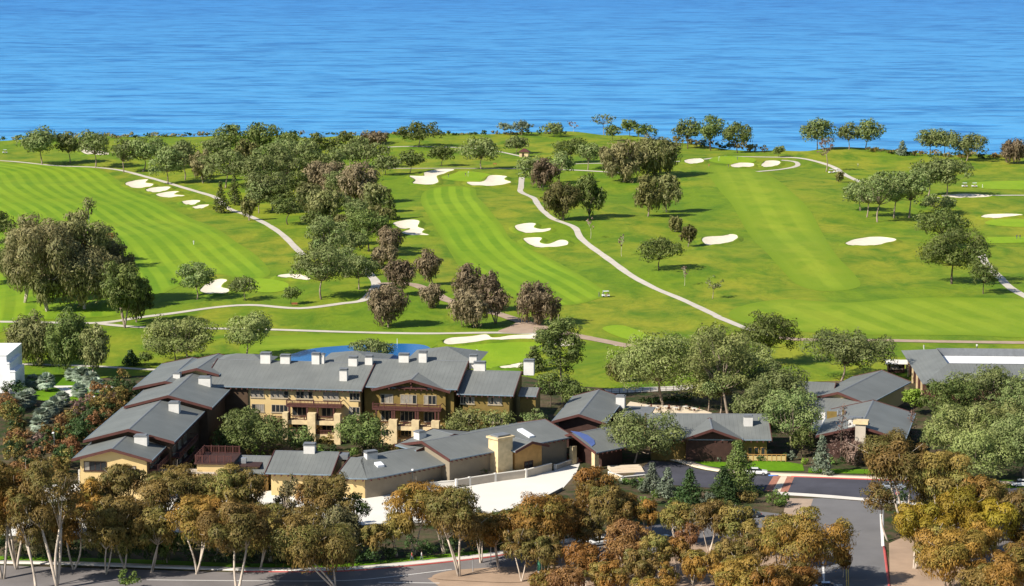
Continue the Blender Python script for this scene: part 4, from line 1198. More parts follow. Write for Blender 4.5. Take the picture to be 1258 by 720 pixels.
foliage('rust_leaf', (0.215, 0.105, 0.042), (0.24, 0.128, 0.042), (0.28, 0.155, 0.075))
foliage('green_leaf', (0.085, 0.15, 0.024), (0.12, 0.18, 0.034), (0.18, 0.23, 0.06))
foliage('fresh_leaf', (0.115, 0.160, 0.040), (0.150, 0.190, 0.055), (0.21, 0.24, 0.08))
foliage('deep_leaf', (0.032, 0.062, 0.018), (0.052, 0.086, 0.024), (0.08, 0.12, 0.035))
foliage('bluegrey_leaf', (0.120, 0.150, 0.100), (0.16, 0.19, 0.125), (0.22, 0.25, 0.17))
foliage('silver_leaf', (0.220, 0.270, 0.190), (0.30, 0.36, 0.27), (0.40, 0.46, 0.36))
foliage('bright_leaf', (0.150, 0.230, 0.022), (0.20, 0.28, 0.035), (0.26, 0.34, 0.06))
foliage('dead_leaf', (0.17, 0.105, 0.080), (0.21, 0.135, 0.105), (0.26, 0.19, 0.15))
foliage('moss_leaf', (0.16, 0.178, 0.06), (0.21, 0.212, 0.076), (0.27, 0.25, 0.11))
foliage('dolive_leaf', (0.115, 0.118, 0.034), (0.155, 0.145, 0.046), (0.21, 0.18, 0.075))
plain('pale_bark', (0.50, 0.42, 0.34), 0.9, 0.3, 0.6)
plain('grey_bark', (0.26, 0.205, 0.155), 0.95, 0.3, 0.8)
plain('dark_bark', (0.10, 0.075, 0.055), 0.95, 0.3, 0.8)

KIND = {  # leaf material, bark, shape, phrase, category
 'pine':   ('pine_leaf', 'grey_bark', 'round', 'grey-green pine'),
 'lpine':  ('light_pine_leaf', 'grey_bark', 'round', 'pale olive pine'),
 'dpine':  ('dark_pine_leaf', 'dark_bark', 'round', 'dark green pine'),
 'brown':  ('brown_leaf', 'grey_bark', 'droop', 'purplish brown gum tree'),
 'grey':   ('grey_leaf', 'pale_bark', 'droop', 'grey-brown gum tree'),
  'moss': ('moss_leaf', 'pale_bark', 'droop', 'olive-grey gum tree'),
 'dolive': ('dolive_leaf', 'grey_bark', 'droop', 'dark olive gum tree'),
 'ddroop': ('dark_pine_leaf', 'grey_bark', 'droop', 'dark drooping gum tree'),
 'gold':   ('gold_leaf', 'pale_bark', 'gum', 'orange-gold gum tree'),
 'yellow': ('yellow_leaf', 'pale_bark', 'gum', 'yellow-gold gum tree'),
 'olive':  ('olive_leaf', 'pale_bark', 'gum', 'olive-brown gum tree'),
 'rust':   ('rust_leaf', 'pale_bark', 'gum', 'rust-red gum tree'),
 'cone':   ('dark_pine_leaf', 'dark_bark', 'cone', 'dark conical conifer'),
 'deepcone': ('deep_leaf', 'dark_bark', 'cone', 'deep green conical conifer'),
 'bluecone': ('bluegrey_leaf', 'grey_bark', 'cone', 'blue-grey conifer'),
 'deadcone': ('dead_leaf', 'dark_bark', 'sparsecone', 'dying brown conifer'),
 'green':  ('green_leaf', 'dark_bark', 'round', 'leafy green tree'),
 'bright': ('bright_leaf', 'dark_bark', 'round', 'bright yellow-green tree'),
 'bluepine': ('bluegrey_leaf', 'grey_bark', 'round', 'blue-grey pine'),
 'tall':   ('dark_pine_leaf', 'grey_bark', 'tall', 'tall slender pine'),
 'bare':   ('dead_leaf', 'pale_bark', 'bare', 'nearly bare small tree'),
 'deadtree': ('dead_leaf', 'grey_bark', 'thin', 'dying reddish thin tree'),
}
RW = 1024.0 / 1258.0

def unit(a): return a / (np.linalg.norm(a, axis=-1, keepdims=True) + 1e-9)

def leaves(C, R, n_per, size, rg, droop=0.0, flat=1.0, up=0.35, aspect=1.5, shell=0.55):
    """diamond leaf sprays over clumps. C k x 3 centres, R k x 3 radii"""
    k = len(C)
    idx = np.repeat(np.arange(k), n_per)
    n = len(idx)
    d = unit(rg.normal(size=(n, 3)) + np.array([0, 0, up]))
    rad = shell + (1 - shell) * rg.random(n) ** 0.55
    # uneven clump surface
    ph = rg.uniform(0, 6.28, (k, 3))[idx]
    wob = 1 + 0.16 * np.sin(d[:, 0] * 5 + ph[:, 0]) + 0.14 * np.sin(d[:, 1] * 6 + ph[:, 1]) + 0.12 * np.sin(d[:, 2] * 6 + ph[:, 2])
    pos = C[idx] + d * R[idx] * (rad * wob)[:, None]
    nrm = unit(d * 2.0 + rg.normal(size=(n, 3)) * 0.48 + np.array([0, 0, 0.2]))
    ref = rg.normal(size=(n, 3))
    if droop: ref = ref * (1 - droop) + np.array([0, 0, -1.0]) * droop
    a = unit(np.cross(nrm, np.cross(ref, nrm)))
    b = np.cross(nrm, a)
    s = size * rg.uniform(0.6, 1.35, n)
    A = a * (s * aspect * 0.62)[:, None]; B = b * (s * 0.5)[:, None]
    V = np.stack([pos - A, pos + B * 0.9 - A * 0.15, pos + A + nrm * (s * -0.12)[:, None], pos - B * 0.9 - A * 0.15], 1).reshape(-1, 3)
    F = np.arange(4 * n).reshape(n, 4)
    ct = rg.random(k)[idx]
    tint = np.stack([rg.random(n), ct, np.clip(0.5 + 0.22 * rg.normal(size=n) + 0.35 * (rg.random(k)[idx] - 0.5), 0, 1)], 1)
    return V, F, np.repeat(tint, 4, 0)

def clumps(shape, W, D, z0, z1, rg, dens=1.0):
    """crown envelope to clump centres and radii: W, D half widths; z0 to z1 the crown's height"""
    H = z1 - z0; zc = (z0 + z1) / 2
    if shape in ('cone', 'sparsecone'):
        C = []; R = []
        n = int((46 if shape == 'cone' else 40) * dens)
        for i in range(n):
            t = (i + 0.5) / n
            t = 1 - (1 - t) ** 0.75 if False else t ** 0.8
            z = z0 + H * t
            w = max(0.12, (1 - t) ** 0.85) * 0.88
            q = i * 2.4 + rg.uniform(-0.5, 0.5)
            e = rg.uniform(0.55, 1.0)
            C.append((W * w * e * math.cos(q), D * w * e * math.sin(q), z))
            r = max(0.20, 0.40 * (1 - t) + 0.10) * W
            R.append((r * 1.15, r * 1.15, r * (0.55 if shape == 'cone' else 0.35)))
        C.append((0, 0, z1 - 0.06 * H)); R.append((0.12 * W, 0.12 * W, 0.09 * H))
        return np.array(C), np.array(R)
    if shape == 'gum':                                  # parasol tufts at the ends of open branches
        n = int((12 + 5 * rg.random()) * dens); C = []; tries = 0; sep = 0.50
        while len(C) < n and tries < 3000:
            tries += 1
            if tries % 400 == 0: sep *= 0.88
            p = unit(rg.normal(size=3) + np.array([0, 0, 0.35])) * (0.55 + 0.42 * rg.random() ** 0.7)
            if p[2] < -0.62: continue
            if all(np.linalg.norm((p - q) * np.array([1, 1, 1.25])) > sep for q in C): C.append(p)
        C = np.array(C); k = len(C)
        rr_ = rg.uniform(0.24, 0.46, k)
        P_ = C * (1 - rr_ * 0.55)[:, None] * np.array([W, D, H / 2]) + np.array([0, 0, zc])
        P_[:, :2] *= rg.uniform(0.9, 1.12, k)[:, None]
        R = np.stack([rr_ * W * rg.uniform(0.9, 1.15, k), rr_ * W * rg.uniform(0.9, 1.15, k), np.minimum(rr_ * W * rg.uniform(0.55, 0.8, k), H * 0.26)], 1)
        return P_, R
    n = int({'round': 30, 'droop': 28, 'gum': 32, 'tall': 30, 'thin': 18, 'bare': 9, 'shrub': 14}[shape] * dens)
    C = []; tries = 0
    sep = 0.27
    while len(C) < n and tries < 3000:
        tries += 1
        if tries % 500 == 0: sep *= 0.85
        p = unit(rg.normal(size=3)) * (0.38 + 0.62 * rg.random() ** 0.55)
        if shape in ('gum', 'round') and p[2] < -0.75 + 0.5 * (abs(p[0]) < 0.5) * rg.random(): continue
        if all(np.linalg.norm(p - q) > sep for q in C): C.append(p)
    C = np.array(C)
    k = len(C)
    rr_ = rg.uniform(0.17, 0.42, k)
    if shape == 'gum': rr_ = rg.uniform(0.16, 0.36, k)
    if shape in ('thin', 'bare'): rr_ *= 0.7
    sc = np.array([W, D, H / 2])
    # keep the envelope: shrink centres by radius
    P_ = C * (1 - rr_ * 0.75)[:, None] * sc + np.array([0, 0, zc])
    # lopsided outline: some clumps pulled in, some let out
    P_[:, :2] *= rg.uniform(0.86, 1.14, k)[:, None]
    m = min(W, D, H * 0.62)
    base = (0.55 * m + 0.45 * W)
    R = np.stack([rr_ * base * rg.uniform(0.9, 1.2, k), rr_ * base * rg.uniform(0.9, 1.2, k), rr_ * base * {'round': 0.72, 'gum': 0.62, 'droop': 0.95, 'tall': 0.7, 'thin': 0.8, 'bare': 0.8, 'shrub': 0.8}[shape] * rg.uniform(0.85, 1.15, k)], 1)
    if shape == 'tall': R = R * np.array([1.45, 1.45, 1.3])
    lim = H * 0.34
    R[:, 2] = np.minimum(R[:, 2], lim)
    return P_, R

NLEAF = 0
def tree(px, py, xl, xr, top, kind, label, cat='tree', group=None, seed=None, name=None, dens=1.0, cz=None, depth=None, lean=0.0, at=None):
    """px, py foot of the trunk; xl, xr, top the crown's box, all in photo pixels"""
    global NLEAF
    leaf, bark, shape, phrase = KIND[kind]
    seed = seed if seed is not None else int(px * 13 + py * 7 + top)
    rg = np.random.default_rng(seed)
    x, y = G(px, py); z = float(hgt(x, y))
    s = scale_at(y, z)
    Ht = (py - top) / s / 1.0
    Ht = Ht * 0.985
    W = (xr - xl) / 2 / s * (1.0 if shape in ('sparsecone', 'shrub', 'bare') else 1.20 if shape == 'round' else 1.12)
    ox = ((xl + xr) / 2 - px) / s
    D = (depth or 0.95) * W if shape not in ('shrub',) else W * (depth or 0.8)
    frac = {'round': 0.17, 'droop': 0.14, 'gum': 0.34, 'cone': 0.02, 'sparsecone': 0.08, 'tall': 0.22, 'thin': 0.35, 'bare': 0.3, 'shrub': 0.0}[shape]
    if cz is not None: frac = cz
    z0, z1 = Ht * frac, Ht
    nm = name or ('shrub' if shape == 'shrub' else 'tree')
    root = empty(nm, (x, y, z), label, cat, group)
    L = (x, y, z)
    C, R = clumps(shape, W, D, z0, z1, rg, dens)
    C = C + np.array([ox, 0, 0]) * np.clip((C[:, 2:3]) / max(Ht, 1e-3), 0, 1)
    spx = s * RW
    size = max(0.15, 1.32 / spx) * {'cone': 0.95, 'gum': 0.88}.get(shape, 1.0)
    area = sum(math.pi * r[0] * r[2] for r in R) * spx * spx
    k = len(C)
    per = R[:, 0] * R[:, 2]; per = per / per.sum()
    tot = area * {'round': 1.25, 'droop': 1.25, 'gum': 1.9, 'cone': 1.6, 'sparsecone': 0.42, 'tall': 2.0, 'thin': 0.85, 'bare': 0.16, 'shrub': 1.5}[shape] / (0.5 * size * size * spx * spx * 1.1)
    tot = min(tot * 0.8, 15000)
    npc = np.maximum(4, (per * tot)).astype(int)
    dr = {'droop': 0.55, 'gum': 0.5}.get(shape, 0.0)
    V, F, T = leaves(C, R, npc, size, rg, droop=dr, aspect=2.1 if dr else 1.5, shell=0.45 if shape == 'droop' else 0.6, up=0.9 if shape == 'gum' else 0.3)
    if shape in ('droop', 'gum'):
        # hanging sprays below the clumps
        V2, F2, T2 = leaves(C - R * np.array([0, 0, 0.75 if shape == 'gum' else 0.9]), R * (np.array([0.82, 0.82, 1.15]) if shape == 'gum' else np.array([0.7, 0.7, 1.0])), np.maximum(2, npc // 3), size, rg, droop=0.85, aspect=2.8, shell=0.45, up=0)
        F = np.concatenate([F, F2 + len(V)]); V = np.concatenate([V, V2]); T = np.concatenate([T, T2])
    V[:, 2] = np.maximum(V[:, 2], 0.05)
    NLEAF += len(F)
    V = V + np.array(L)
    # wood
    m = MB()
    tr = max(0.10, 0.014 * Ht + 0.008 * W) * (1.0 if shape != 'bare' else 0.6)
    B0 = Vector(L)
    def wood(a, b, r0, r1, sides=5, bend=0.08, n=4):
        a = Vector(a); b = Vector(b); Ln = (b - a).length
        of = Vector((rg.normal() * bend * Ln, rg.normal() * bend * Ln, 0))
        pts = []
        for i in range(n + 1):
            t_ = i / n
            pts.append(a.lerp(b, t_) + of * math.sin(math.pi * t_))
        m.tube(pts, [r0 + (r1 - r0) * i / n for i in range(n + 1)], sides)
        return pts
    if shape != 'shrub':
        if shape in ('cone', 'sparsecone', 'tall'):
            wood(B0 - Vector((0, 0, 0.4)), B0 + Vector((ox, 0, Ht * 0.94)), tr * 1.1, tr * 0.15, 7, 0.02, 6)
            for i in range(0, k, 2):
                c = Vector(C[i]); t_ = max(0.05, c.z / Ht - 0.05)
                wood(B0 + Vector((ox * t_, 0, Ht * t_)), B0 + c, tr * 0.35 * (1 - t_) + 0.03, 0.03, 4, 0.05, 2)
        else:
            stems = 1 if shape in ('round', 'bare', 'thin') else (2 if rg.random() < 0.4 else 3)
            if shape == 'droop' and rg.random() < 0.5: stems = 1
            forks = []
            for q in range(stems):
                an = rg.uniform(0, 6.28)
                sp = 0.0 if stems == 1 else 0.28 * W
                tip = B0 + Vector((ox * 0.45 + sp * math.cos(an + q * 2.1), sp * math.sin(an + q * 2.1), (z0 + (z1 - z0) * (0.18 if stems == 1 else 0.30)) * (0.78 if shape == 'gum' else 1.0)))
                pts = wood(B0 + Vector((0.15 * q, 0, -0.4)), tip, tr * (1.1 if stems == 1 else 0.8), tr * 0.55, 7, 0.06 if stems == 1 else 0.025, 6)
                forks.append(tip)
            order = rg.permutation(k)
            for i in order[:max(6, int(k * 0.85))]:
                c = B0 + Vector(C[i])
                f_ = min(forks, key=lambda t_: (t_ - c).length)
                mid = f_.lerp(c, 0.5) + Vector((0, 0, -0.06 * (c - f_).length)) + Vector((rg.normal(), rg.normal(), rg.normal())) * 0.05 * W
                r0 = tr * 0.42
                m.tube([f_, mid, c], [r0, r0 * 0.6, max(0.03, r0 * 0.2)], 5)
                if shape in ('gum', 'bare', 'thin'):
                    for q in range(2 if shape == 'gum' else 4):
                        e = c + Vector((rg.normal() * R[i][0] * 0.6, rg.normal() * R[i][1] * 0.6, abs(rg.normal()) * R[i][2] * 0.6))
                        m.tube([mid.lerp(c, 0.4), e], [r0 * 0.4, 0.02], 4)
        m.build('trunk', bark, root, L, shade=True)
    mesh_np('crown', V, F, leaf, parent=root, loc=L, attrs={'tint': ('FLOAT_VECTOR', T)})
    return root
KIND['shrub'] = ('green_leaf', 'dark_bark', 'shrub', 'green shrub')
KIND['deepshrub'] = ('deep_leaf', 'dark_bark', 'shrub', 'dark green shrub')
KIND['brownshrub'] = ('rust_leaf', 'dark_bark', 'shrub', 'rusty brown shrub')
KIND['oliveshrub'] = ('olive_leaf', 'dark_bark', 'shrub', 'olive shrub')
KIND['greyshrub'] = ('bluegrey_leaf', 'dark_bark', 'shrub', 'grey-green shrub')
KIND['brightshrub'] = ('bright_leaf', 'dark_bark', 'shrub', 'bright green shrub')
KIND['deadshrub'] = ('dead_leaf', 'dark_bark', 'shrub', 'withered reddish shrub')
KIND['greybrush'] = ('grey_leaf', 'dark_bark', 'shrub', 'dry coastal bush')

# ------------------------------------------------------------------ where the trees stand: zone, then rows of
# (foot x, foot y, crown left, crown right, crown top, kind[, own label])
ZONES = [
 ('bluff-top trees', 'on the bluff edge against the sea', [
  (52, 202, 23, 72, 153, 'pine'), (86, 200, 65, 101, 160, 'pine'), (117, 206, 97, 137, 154, 'pine', 'wide pine leaning over the pale sand by the bluff tee'),
  (513, 181, 492, 547, 149, 'dpine', 'dense dark double-crowned pine alone behind the middle green'), (460, 177, 440, 480, 162, 'brown'), (421, 180, 411, 436, 160, 'dpine'),
  (620, 165.5, 610, 629, 149, 'bluepine'), (640, 166.5, 629, 655, 147, 'bluepine'), (680, 168, 665, 695, 151, 'pine'), (704, 162.5, 694, 714, 147, 'bare'),
  (742, 165.5, 722, 757, 138, 'thin_pine'), (752, 173, 742, 764, 152, 'dpine'), (774, 168, 761, 785, 145, 'dpine'), (794, 172, 779, 809, 152, 'dpine'),
  (845, 183, 827, 859, 142, 'dpine'), (873, 185, 853, 891, 139, 'dpine'), (906, 188, 888, 924, 147, 'dpine'),
  (1004, 184, 982, 1025, 143, 'pine', 'flat-topped pine standing behind the reddish thin tree'), (1043, 184, 1028, 1055, 147, 'pine'), (1063, 184, 1050, 1087, 144, 'pine'),
  (1015, 211, 1001, 1026, 163, 'deadtree', 'reddish thinly leaved tree beside parked golf carts'), (1108, 191, 1101, 1116, 173, 'bluecone'),
  (1143, 189, 1123, 1160, 155, 'pine'), (1160, 190, 1145, 1178, 157, 'pine'), (1187, 198, 1168, 1216, 163, 'pine'), (1245, 201, 1225, 1262, 170, 'brown'),
  (280, 195, 264, 303, 150, 'dpine'), (318, 196, 302, 347, 147, 'dpine', 'tallest dark pine of the bluff skyline, behind the tree belt'), (389, 195, 377, 402, 160, 'dpine')]),
 ('trees of the long belt', 'in the wooded belt between left and middle fairways', [
  (152, 212, 133, 167, 168, 'pine'), (175, 211, 160, 204, 163, 'pine'), (206, 226, 182, 227, 178, 'pine'), (227, 221, 207, 237, 168, 'pine'), (250, 225, 227, 262, 180, 'grey'),
  (277, 231, 247, 320, 180, 'pine'), (334, 216, 312, 356, 174, 'pine'), (367, 213, 346, 398, 168, 'pine'), (430, 205, 410, 450, 175, 'pine'),
  (272, 262, 262, 281, 223, 'cone'), (289, 252, 279, 297, 212, 'cone'), (335, 259, 293, 352, 205, 'pine'), (364, 245, 350, 379, 207, 'dpine'), (306, 271, 295, 315, 237, 'dolive'),
  (354, 276, 335, 378, 235, 'dpine'), (400, 241, 376, 425, 193, 'brown'), (402, 269, 372, 432, 232, 'moss'), (435, 251, 418, 467, 198, 'brown'), (450, 206, 420, 480, 172, 'pine'),
  (473, 215, 453, 494, 190, 'pine'), (430, 263, 418, 442, 240, 'pine'), (453, 309, 418, 476, 250, 'dpine'), (482, 313, 460, 495, 278, 'brown'), (480, 270, 468, 488, 232, 'cone', 'slim green conifer at the edge of the middle fairway'),
  (441, 356, 418, 464, 308, 'pine'), (395, 368, 363, 428, 295, 'pine'), (410, 331, 378, 432, 260, 'pine'), (503, 213, 490, 526, 183, 'dpine'), (543, 204, 528, 561, 178, 'dpine'), (385, 285, 370, 400, 258, 'dpine'),
  (592, 208, 566, 615, 167, 'pine', 'open-branched pine standing just behind the middle green'), (634, 189, 620, 652, 166, 'pine'), (420, 300, 405, 440, 262, 'dolive'),
  (317, 232, 300, 342, 188, 'pine'), (345, 200, 330, 362, 168, 'pine'), (190, 200, 178, 204, 172, 'pine'), (300, 210, 285, 318, 170, 'dolive'), (408, 222, 393, 426, 180, 'pine'), (460, 262, 442, 478, 222, 'moss'),
  (225, 205, 210, 245, 170, 'pine'), (265, 205, 248, 284, 165, 'pine'), (350, 228, 330, 372, 185, 'pine'), (385, 225, 368, 405, 185, 'dpine'), (318, 262, 300, 338, 222, 'pine'), (345, 262, 326, 362, 224, 'dpine'), (380, 262, 362, 398, 222, 'moss'), (415, 250, 398, 432, 205, 'pine'), (440, 280, 424, 458, 240, 'pine'), (400, 300, 384, 418, 262, 'pine'), (432, 320, 414, 452, 280, 'pine'), (465, 290, 448, 482, 250, 'dolive'), (425, 340, 408, 440, 300, 'pine'), (395, 330, 375, 412, 285, 'pine'), (470, 330, 455, 490, 298, 'brown'), (410, 195, 398, 424, 168, 'dpine'), (440, 190, 425, 455, 165, 'pine'), (355, 190, 342, 370, 160, 'dpine')]),
 ('brown trees by the dirt path', 'beside the dirt path above the home green', [
  (477, 402, 450, 500, 347, 'brown'), (496, 363, 470, 509, 312, 'brown'), (532, 350, 507, 542, 303, 'brown'), (532, 378, 515, 545, 347, 'brown'), (582, 403, 551, 600, 352, 'brown'),
  (578, 384, 555, 598, 317, 'brown'), (608, 397, 580, 625, 330, 'brown'), (665, 399, 628, 690, 343, 'brown', 'broad brown gum tree with forked trunk right of the dirt path')]),
 ('trees between middle and right fairways', 'between the curving path and the right fairway', [
  (665, 231, 630, 680, 190, 'pine'), (667, 234, 647, 685, 193, 'brown'), (687, 226, 671, 704, 183, 'pine'), (692, 271, 662, 708, 217, 'dolive'), (722, 209, 709, 738, 172, 'pine'), (700, 201, 680, 722, 167, 'dpine'),
  (724, 267, 700, 742, 210, 'ddroop', 'dark drooping gum tree casting a long shadow right of the path'), (766, 224, 741, 795, 167, 'grey'), (804, 218, 774, 837, 165, 'moss'), (796, 266, 778, 815, 210, 'dolive'), (819, 261, 797, 838, 211, 'moss'),
  (829, 285, 818, 840, 265, 'dolive'), (845, 303, 836, 857, 272, 'dolive'), (810, 332, 784, 836, 290, 'dpine', 'round dark green tree alone right of the curving path'),
  (725.5, 293, 718, 733, 263, 'bare'), (764, 315, 757, 770, 285, 'bare'), (875, 367, 865, 889, 338, 'bare2', 'small thinly leaved tree beside the bend of the path'), (841, 351, 834, 849, 325, 'bare'),
  (745, 205, 730, 758, 178, 'grey'), (957, 193, 950, 965, 178, 'dpine', 'very small round tree behind the right green'), (1031, 224, 1026, 1037, 208, 'dolive', 'tiny tree beside the path near the golf carts')]),
 ('pines of the right grove', 'in the grove right of the right fairway', [
  (1057, 259, 1034, 1072, 222, 'pine'), (1065, 267, 1050, 1086, 212, 'pine'), (1078, 273, 1063, 1103, 204, 'pine'), (1098, 268, 1083, 1122, 202, 'pine'), (1117, 268, 1098, 1143, 198, 'pine'),
  (1140, 241, 1122, 1165, 192, 'pine'), (1163, 241, 1138, 1191, 191, 'pine'), (1150, 262, 1122, 1174, 240, 'pine'),
  (1160, 305, 1120, 1184, 252, 'dpine'), (1169, 349, 1132, 1210, 275, 'dpine', 'large dense dark pine at the end of the right grove'), (1208, 361, 1190, 1227, 318, 'dpine')]),
 ('trees of the left clump', 'in the clump at the near left of the left fairway', [
  (58, 382, 4, 100, 246, 'grey'), (98, 376, 70, 134, 230, 'moss'), (30, 372, 0, 62, 262, 'moss'), (104, 380, 60, 150, 290, 'grey'), (153, 403, 128, 182, 308, 'ddroop'), (168, 396, 150, 195, 334, 'ddroop', 'nearly black drooping tree by the path fork'), (57, 383, 35, 79, 322, 'moss'), (135, 370, 110, 172, 292, 'grey'),
  (118, 322, 106, 146, 284, 'rust'), (133, 330, 113, 150, 274, 'pine'), (-8, 350, -40, 14, 300, 'green'), (49, 449, 4, 72, 382, 'moss'), (84, 462, 54, 122, 378, 'ddroop'), (112, 466, 95, 138, 392, 'moss'),
  (-10, 300, -50, 20, 255, 'dpine')]),
 ('trees behind the lodge', 'between the lodge and the cart paths', [
  (242, 368, 215, 264, 319, 'pine', 'round pine left of the square bunker'), (302, 369, 280, 316, 336, 'pine', 'small pine right of the square bunker'), (357, 374, 347, 370, 350, 'dpine', 'small dark tree beside a brown bench'),
  (235, 448, 172, 270, 387, 'lpine'), (215, 446, 176, 250, 402, 'pine'), (302, 440, 275, 342, 381, 'lpine', 'open pale pine behind the left lodge ridge'), (161, 449, 150, 171, 430, 'deepcone'), (178, 449, 169, 188, 431, 'dpine'), (457, 443, 430, 484, 415, 'pine', 'pine standing at the edge of the pond'),
  (691, 492, 661, 710, 376, 'tall', 'tall two-tiered pine towering right of the long lodge'), (656, 455, 641, 671, 425, 'cone', 'dark conifer behind the right end of the long lodge'), (676, 500, 655, 700, 452, 'dpine'), (700, 498, 690, 716, 462, 'pine'),
  (815, 498, 742, 862, 402, 'lpine', 'broad airy pale pine shading the patio'), (762, 468, 742, 778, 438, 'dolive'),
  (895, 512, 838, 920, 386, 'lpine'), (948, 448, 908, 977, 378, 'dpine'), (948, 514, 908, 990, 438, 'pine'), (905, 478, 868, 945, 410, 'lpine'), (870, 505, 845, 898, 450, 'lpine'), (925, 530, 900, 962, 470, 'pine'), (972, 558, 934, 1004, 470, 'pine'),
  (1033, 468, 990, 1096, 399, 'pine', 'spreading grey-green pine behind the clubhouse roofs'),
  (865, 480, 835, 900, 405, 'lpine'), (920, 502, 888, 955, 425, 'lpine'), (955, 522, 925, 992, 452, 'pine'), (885, 508, 860, 915, 440, 'pine'), (705, 505, 688, 722, 470, 'dpine'), (722, 500, 708, 738, 476, 'pine')]),
 ('courtyard trees', 'in the courtyard before the long lodge', [
  (312, 560, 268, 356, 497, 'green_pine'), (445, 560, 413, 480, 503, 'green_pine', 'round green pine in front of the lodge gable balconies'), (370, 558, 348, 385, 520, 'green_pine'), (402, 555, 389, 413, 526, 'oliveshrub'), (580, 552, 549, 600, 497, 'lpine'), (612, 552, 590, 632, 499, 'lpine'), (656, 549, 640, 675, 495, 'pine'), (290, 560, 262, 312, 520, 'green_pine'),
  (531, 594, 521, 543, 573, 'cone', 'left one of two little conifers at the taupe wall'), (549, 592, 541, 559, 571, 'cone', 'right one of two little conifers at the taupe wall'), (589, 588, 578, 600, 560, 'cone', 'little conifer against the wall left of the stone chimney'),
  (520, 556, 500, 545, 538, 'shrub'), (492, 562, 478, 512, 540, 'oliveshrub'), (235, 577, 225, 246, 548, 'cone', 'small conifer beside the railed terrace')]),
 ('trees along the driveway', 'beside the driveway and porch', [
  (779, 569, 738, 841, 500, 'pine', 'big many-domed pine between porch roof and clubhouse'), (800, 606, 787, 815, 568, 'bluecone'), (818, 612, 806, 834, 574, 'bluecone'), (790, 603, 776, 800, 588, 'deepshrub'), (845, 619, 830, 864, 576, 'deepcone'), (889, 617, 869, 908, 573, 'deepcone'), (906, 606, 882, 930, 540, 'cone', 'broad dark tree standing over the white car'),
  (918, 618, 899, 934, 600, 'oliveshrub'), (953, 622, 936, 974, 600, 'shrub'), (868, 622, 856, 882, 604, 'greyshrub'), (1010, 583, 996, 1023, 534, 'bluecone', 'dusty grey conifer left of the clubhouse door'), (1034, 566, 1016, 1055, 495, 'deadcone', 'large dying brown conifer before the clubhouse'), (1119, 545, 1107, 1132, 502, 'deadcone', 'smaller dying brown conifer before the clubhouse roof'),
  (1050, 572, 1030, 1062, 540, 'rust2'), (1123, 510, 1108, 1138, 473, 'bright', 'bright yellow-green tree between clubhouse roof and pines'), (835, 562, 824, 842, 545, 'brightshrub'), (850, 566, 842, 858, 548, 'brightshrub'), (985, 562, 965, 1000, 520, 'dpine'), (1062, 560, 1050, 1074, 530, 'olive')]),
 ('pines right of the clubhouse', 'in the dense stand right of the clubhouse', [
  (1165, 520, 1128, 1196, 462, 'dpine'), (1210, 512, 1165, 1262, 450, 'pine'), (1255, 515, 1225, 1300, 452, 'pine'), (1180, 570, 1138, 1222, 488, 'lpine'), (1225, 565, 1185, 1262, 485, 'lpine'), (1260, 590, 1215, 1300, 498, 'pine'), (1200, 598, 1160, 1240, 522, 'lpine'), (1150, 560, 1130, 1172, 508, 'pine'), (1245, 560, 1222, 1290, 470, 'pine')]),
 ('roadside gum trees', 'beside the foreground road', [
  (69, 724, 22, 104, 553, 'olive', 'tall white-trunked gum tree leaning right at the roadside'), (44, 724, 10, 58, 590, 'olive'), (2, 712, -45, 42, 556, 'gold'), (20, 700, -15, 60, 566, 'olive'), (153, 699, 112, 192, 606, 'olive', 'domed gum tree with three white stems before the hedge'), (291, 726, 250, 334, 610, 'olive'), (240, 706, 210, 285, 602, 'gold'),
  (150, 662, 121, 182, 563, 'olive'), (212, 664, 176, 262, 573, 'olive'), (275, 668, 252, 312, 565, 'olive'), (110, 672, 88, 135, 580, 'gold'), (300, 668, 278, 328, 570, 'olive'), (356, 666, 338, 370, 566, 'grey'), (332, 690, 305, 360, 610, 'olive'), (400, 664, 366, 438, 580, 'olive'),
  (412, 722, 316, 416, 632, 'yellow2', 'low leaning gum tree spreading over the road'), (422, 690, 388, 448, 618, 'grey'), (206, 692, 175, 222, 632, 'ddroop'), (352, 680, 330, 380, 620, 'grey'), (60, 690, 30, 90, 610, 'grey'), (440, 660, 415, 450, 598, 'dpine'),
  (564, 709, 520, 600, 592, 'olive', 'spreading gum tree with twisted white trunk on the dirt island'), (508, 682, 470, 545, 590, 'gold'), (545, 681, 515, 580, 598, 'gold'), (488, 684, 466, 512, 625, 'olive'), (590, 692, 570, 612, 622, 'olive'), (588, 660, 575, 602, 622, 'bluecone'), (618, 662, 604, 640, 622, 'green_pine'), (600, 665, 588, 615, 632, 'bluecone'),
  (90, 700, 60, 125, 600, 'gold'), (130, 706, 100, 165, 622, 'olive'), (185, 704, 160, 215, 618, 'olive'), (262, 690, 238, 290, 620, 'olive'), (318, 700, 290, 350, 628, 'olive'), (375, 690, 350, 400, 612, 'olive'), (25, 668, 0, 55, 585, 'gold'), (380, 655, 362, 405, 585, 'rust'), (245, 650, 220, 270, 580, 'olive'), (460, 690, 440, 478, 640, 'olive'), (-5, 690, -30, 20, 615, 'olive')]),
 ('car park gum trees', 'in the car park among the bays', [
  (728, 655, 703, 754, 565, 'gold', 'tallest orange gum tree rising beside the white deck'), (660, 700, 625, 700, 602, 'gold'), (690, 690, 662, 722, 606, 'gold'), (755, 668, 720, 780, 596, 'olive'), (795, 668, 778, 812, 610, 'gold'), (830, 672, 808, 852, 613, 'olive'), (770, 712, 738, 802, 636, 'rust'), (808, 722, 780, 824, 650, 'olive'), (692, 745, 670, 716, 694, 'rust'), (752, 748, 732, 772, 684, 'gold'),
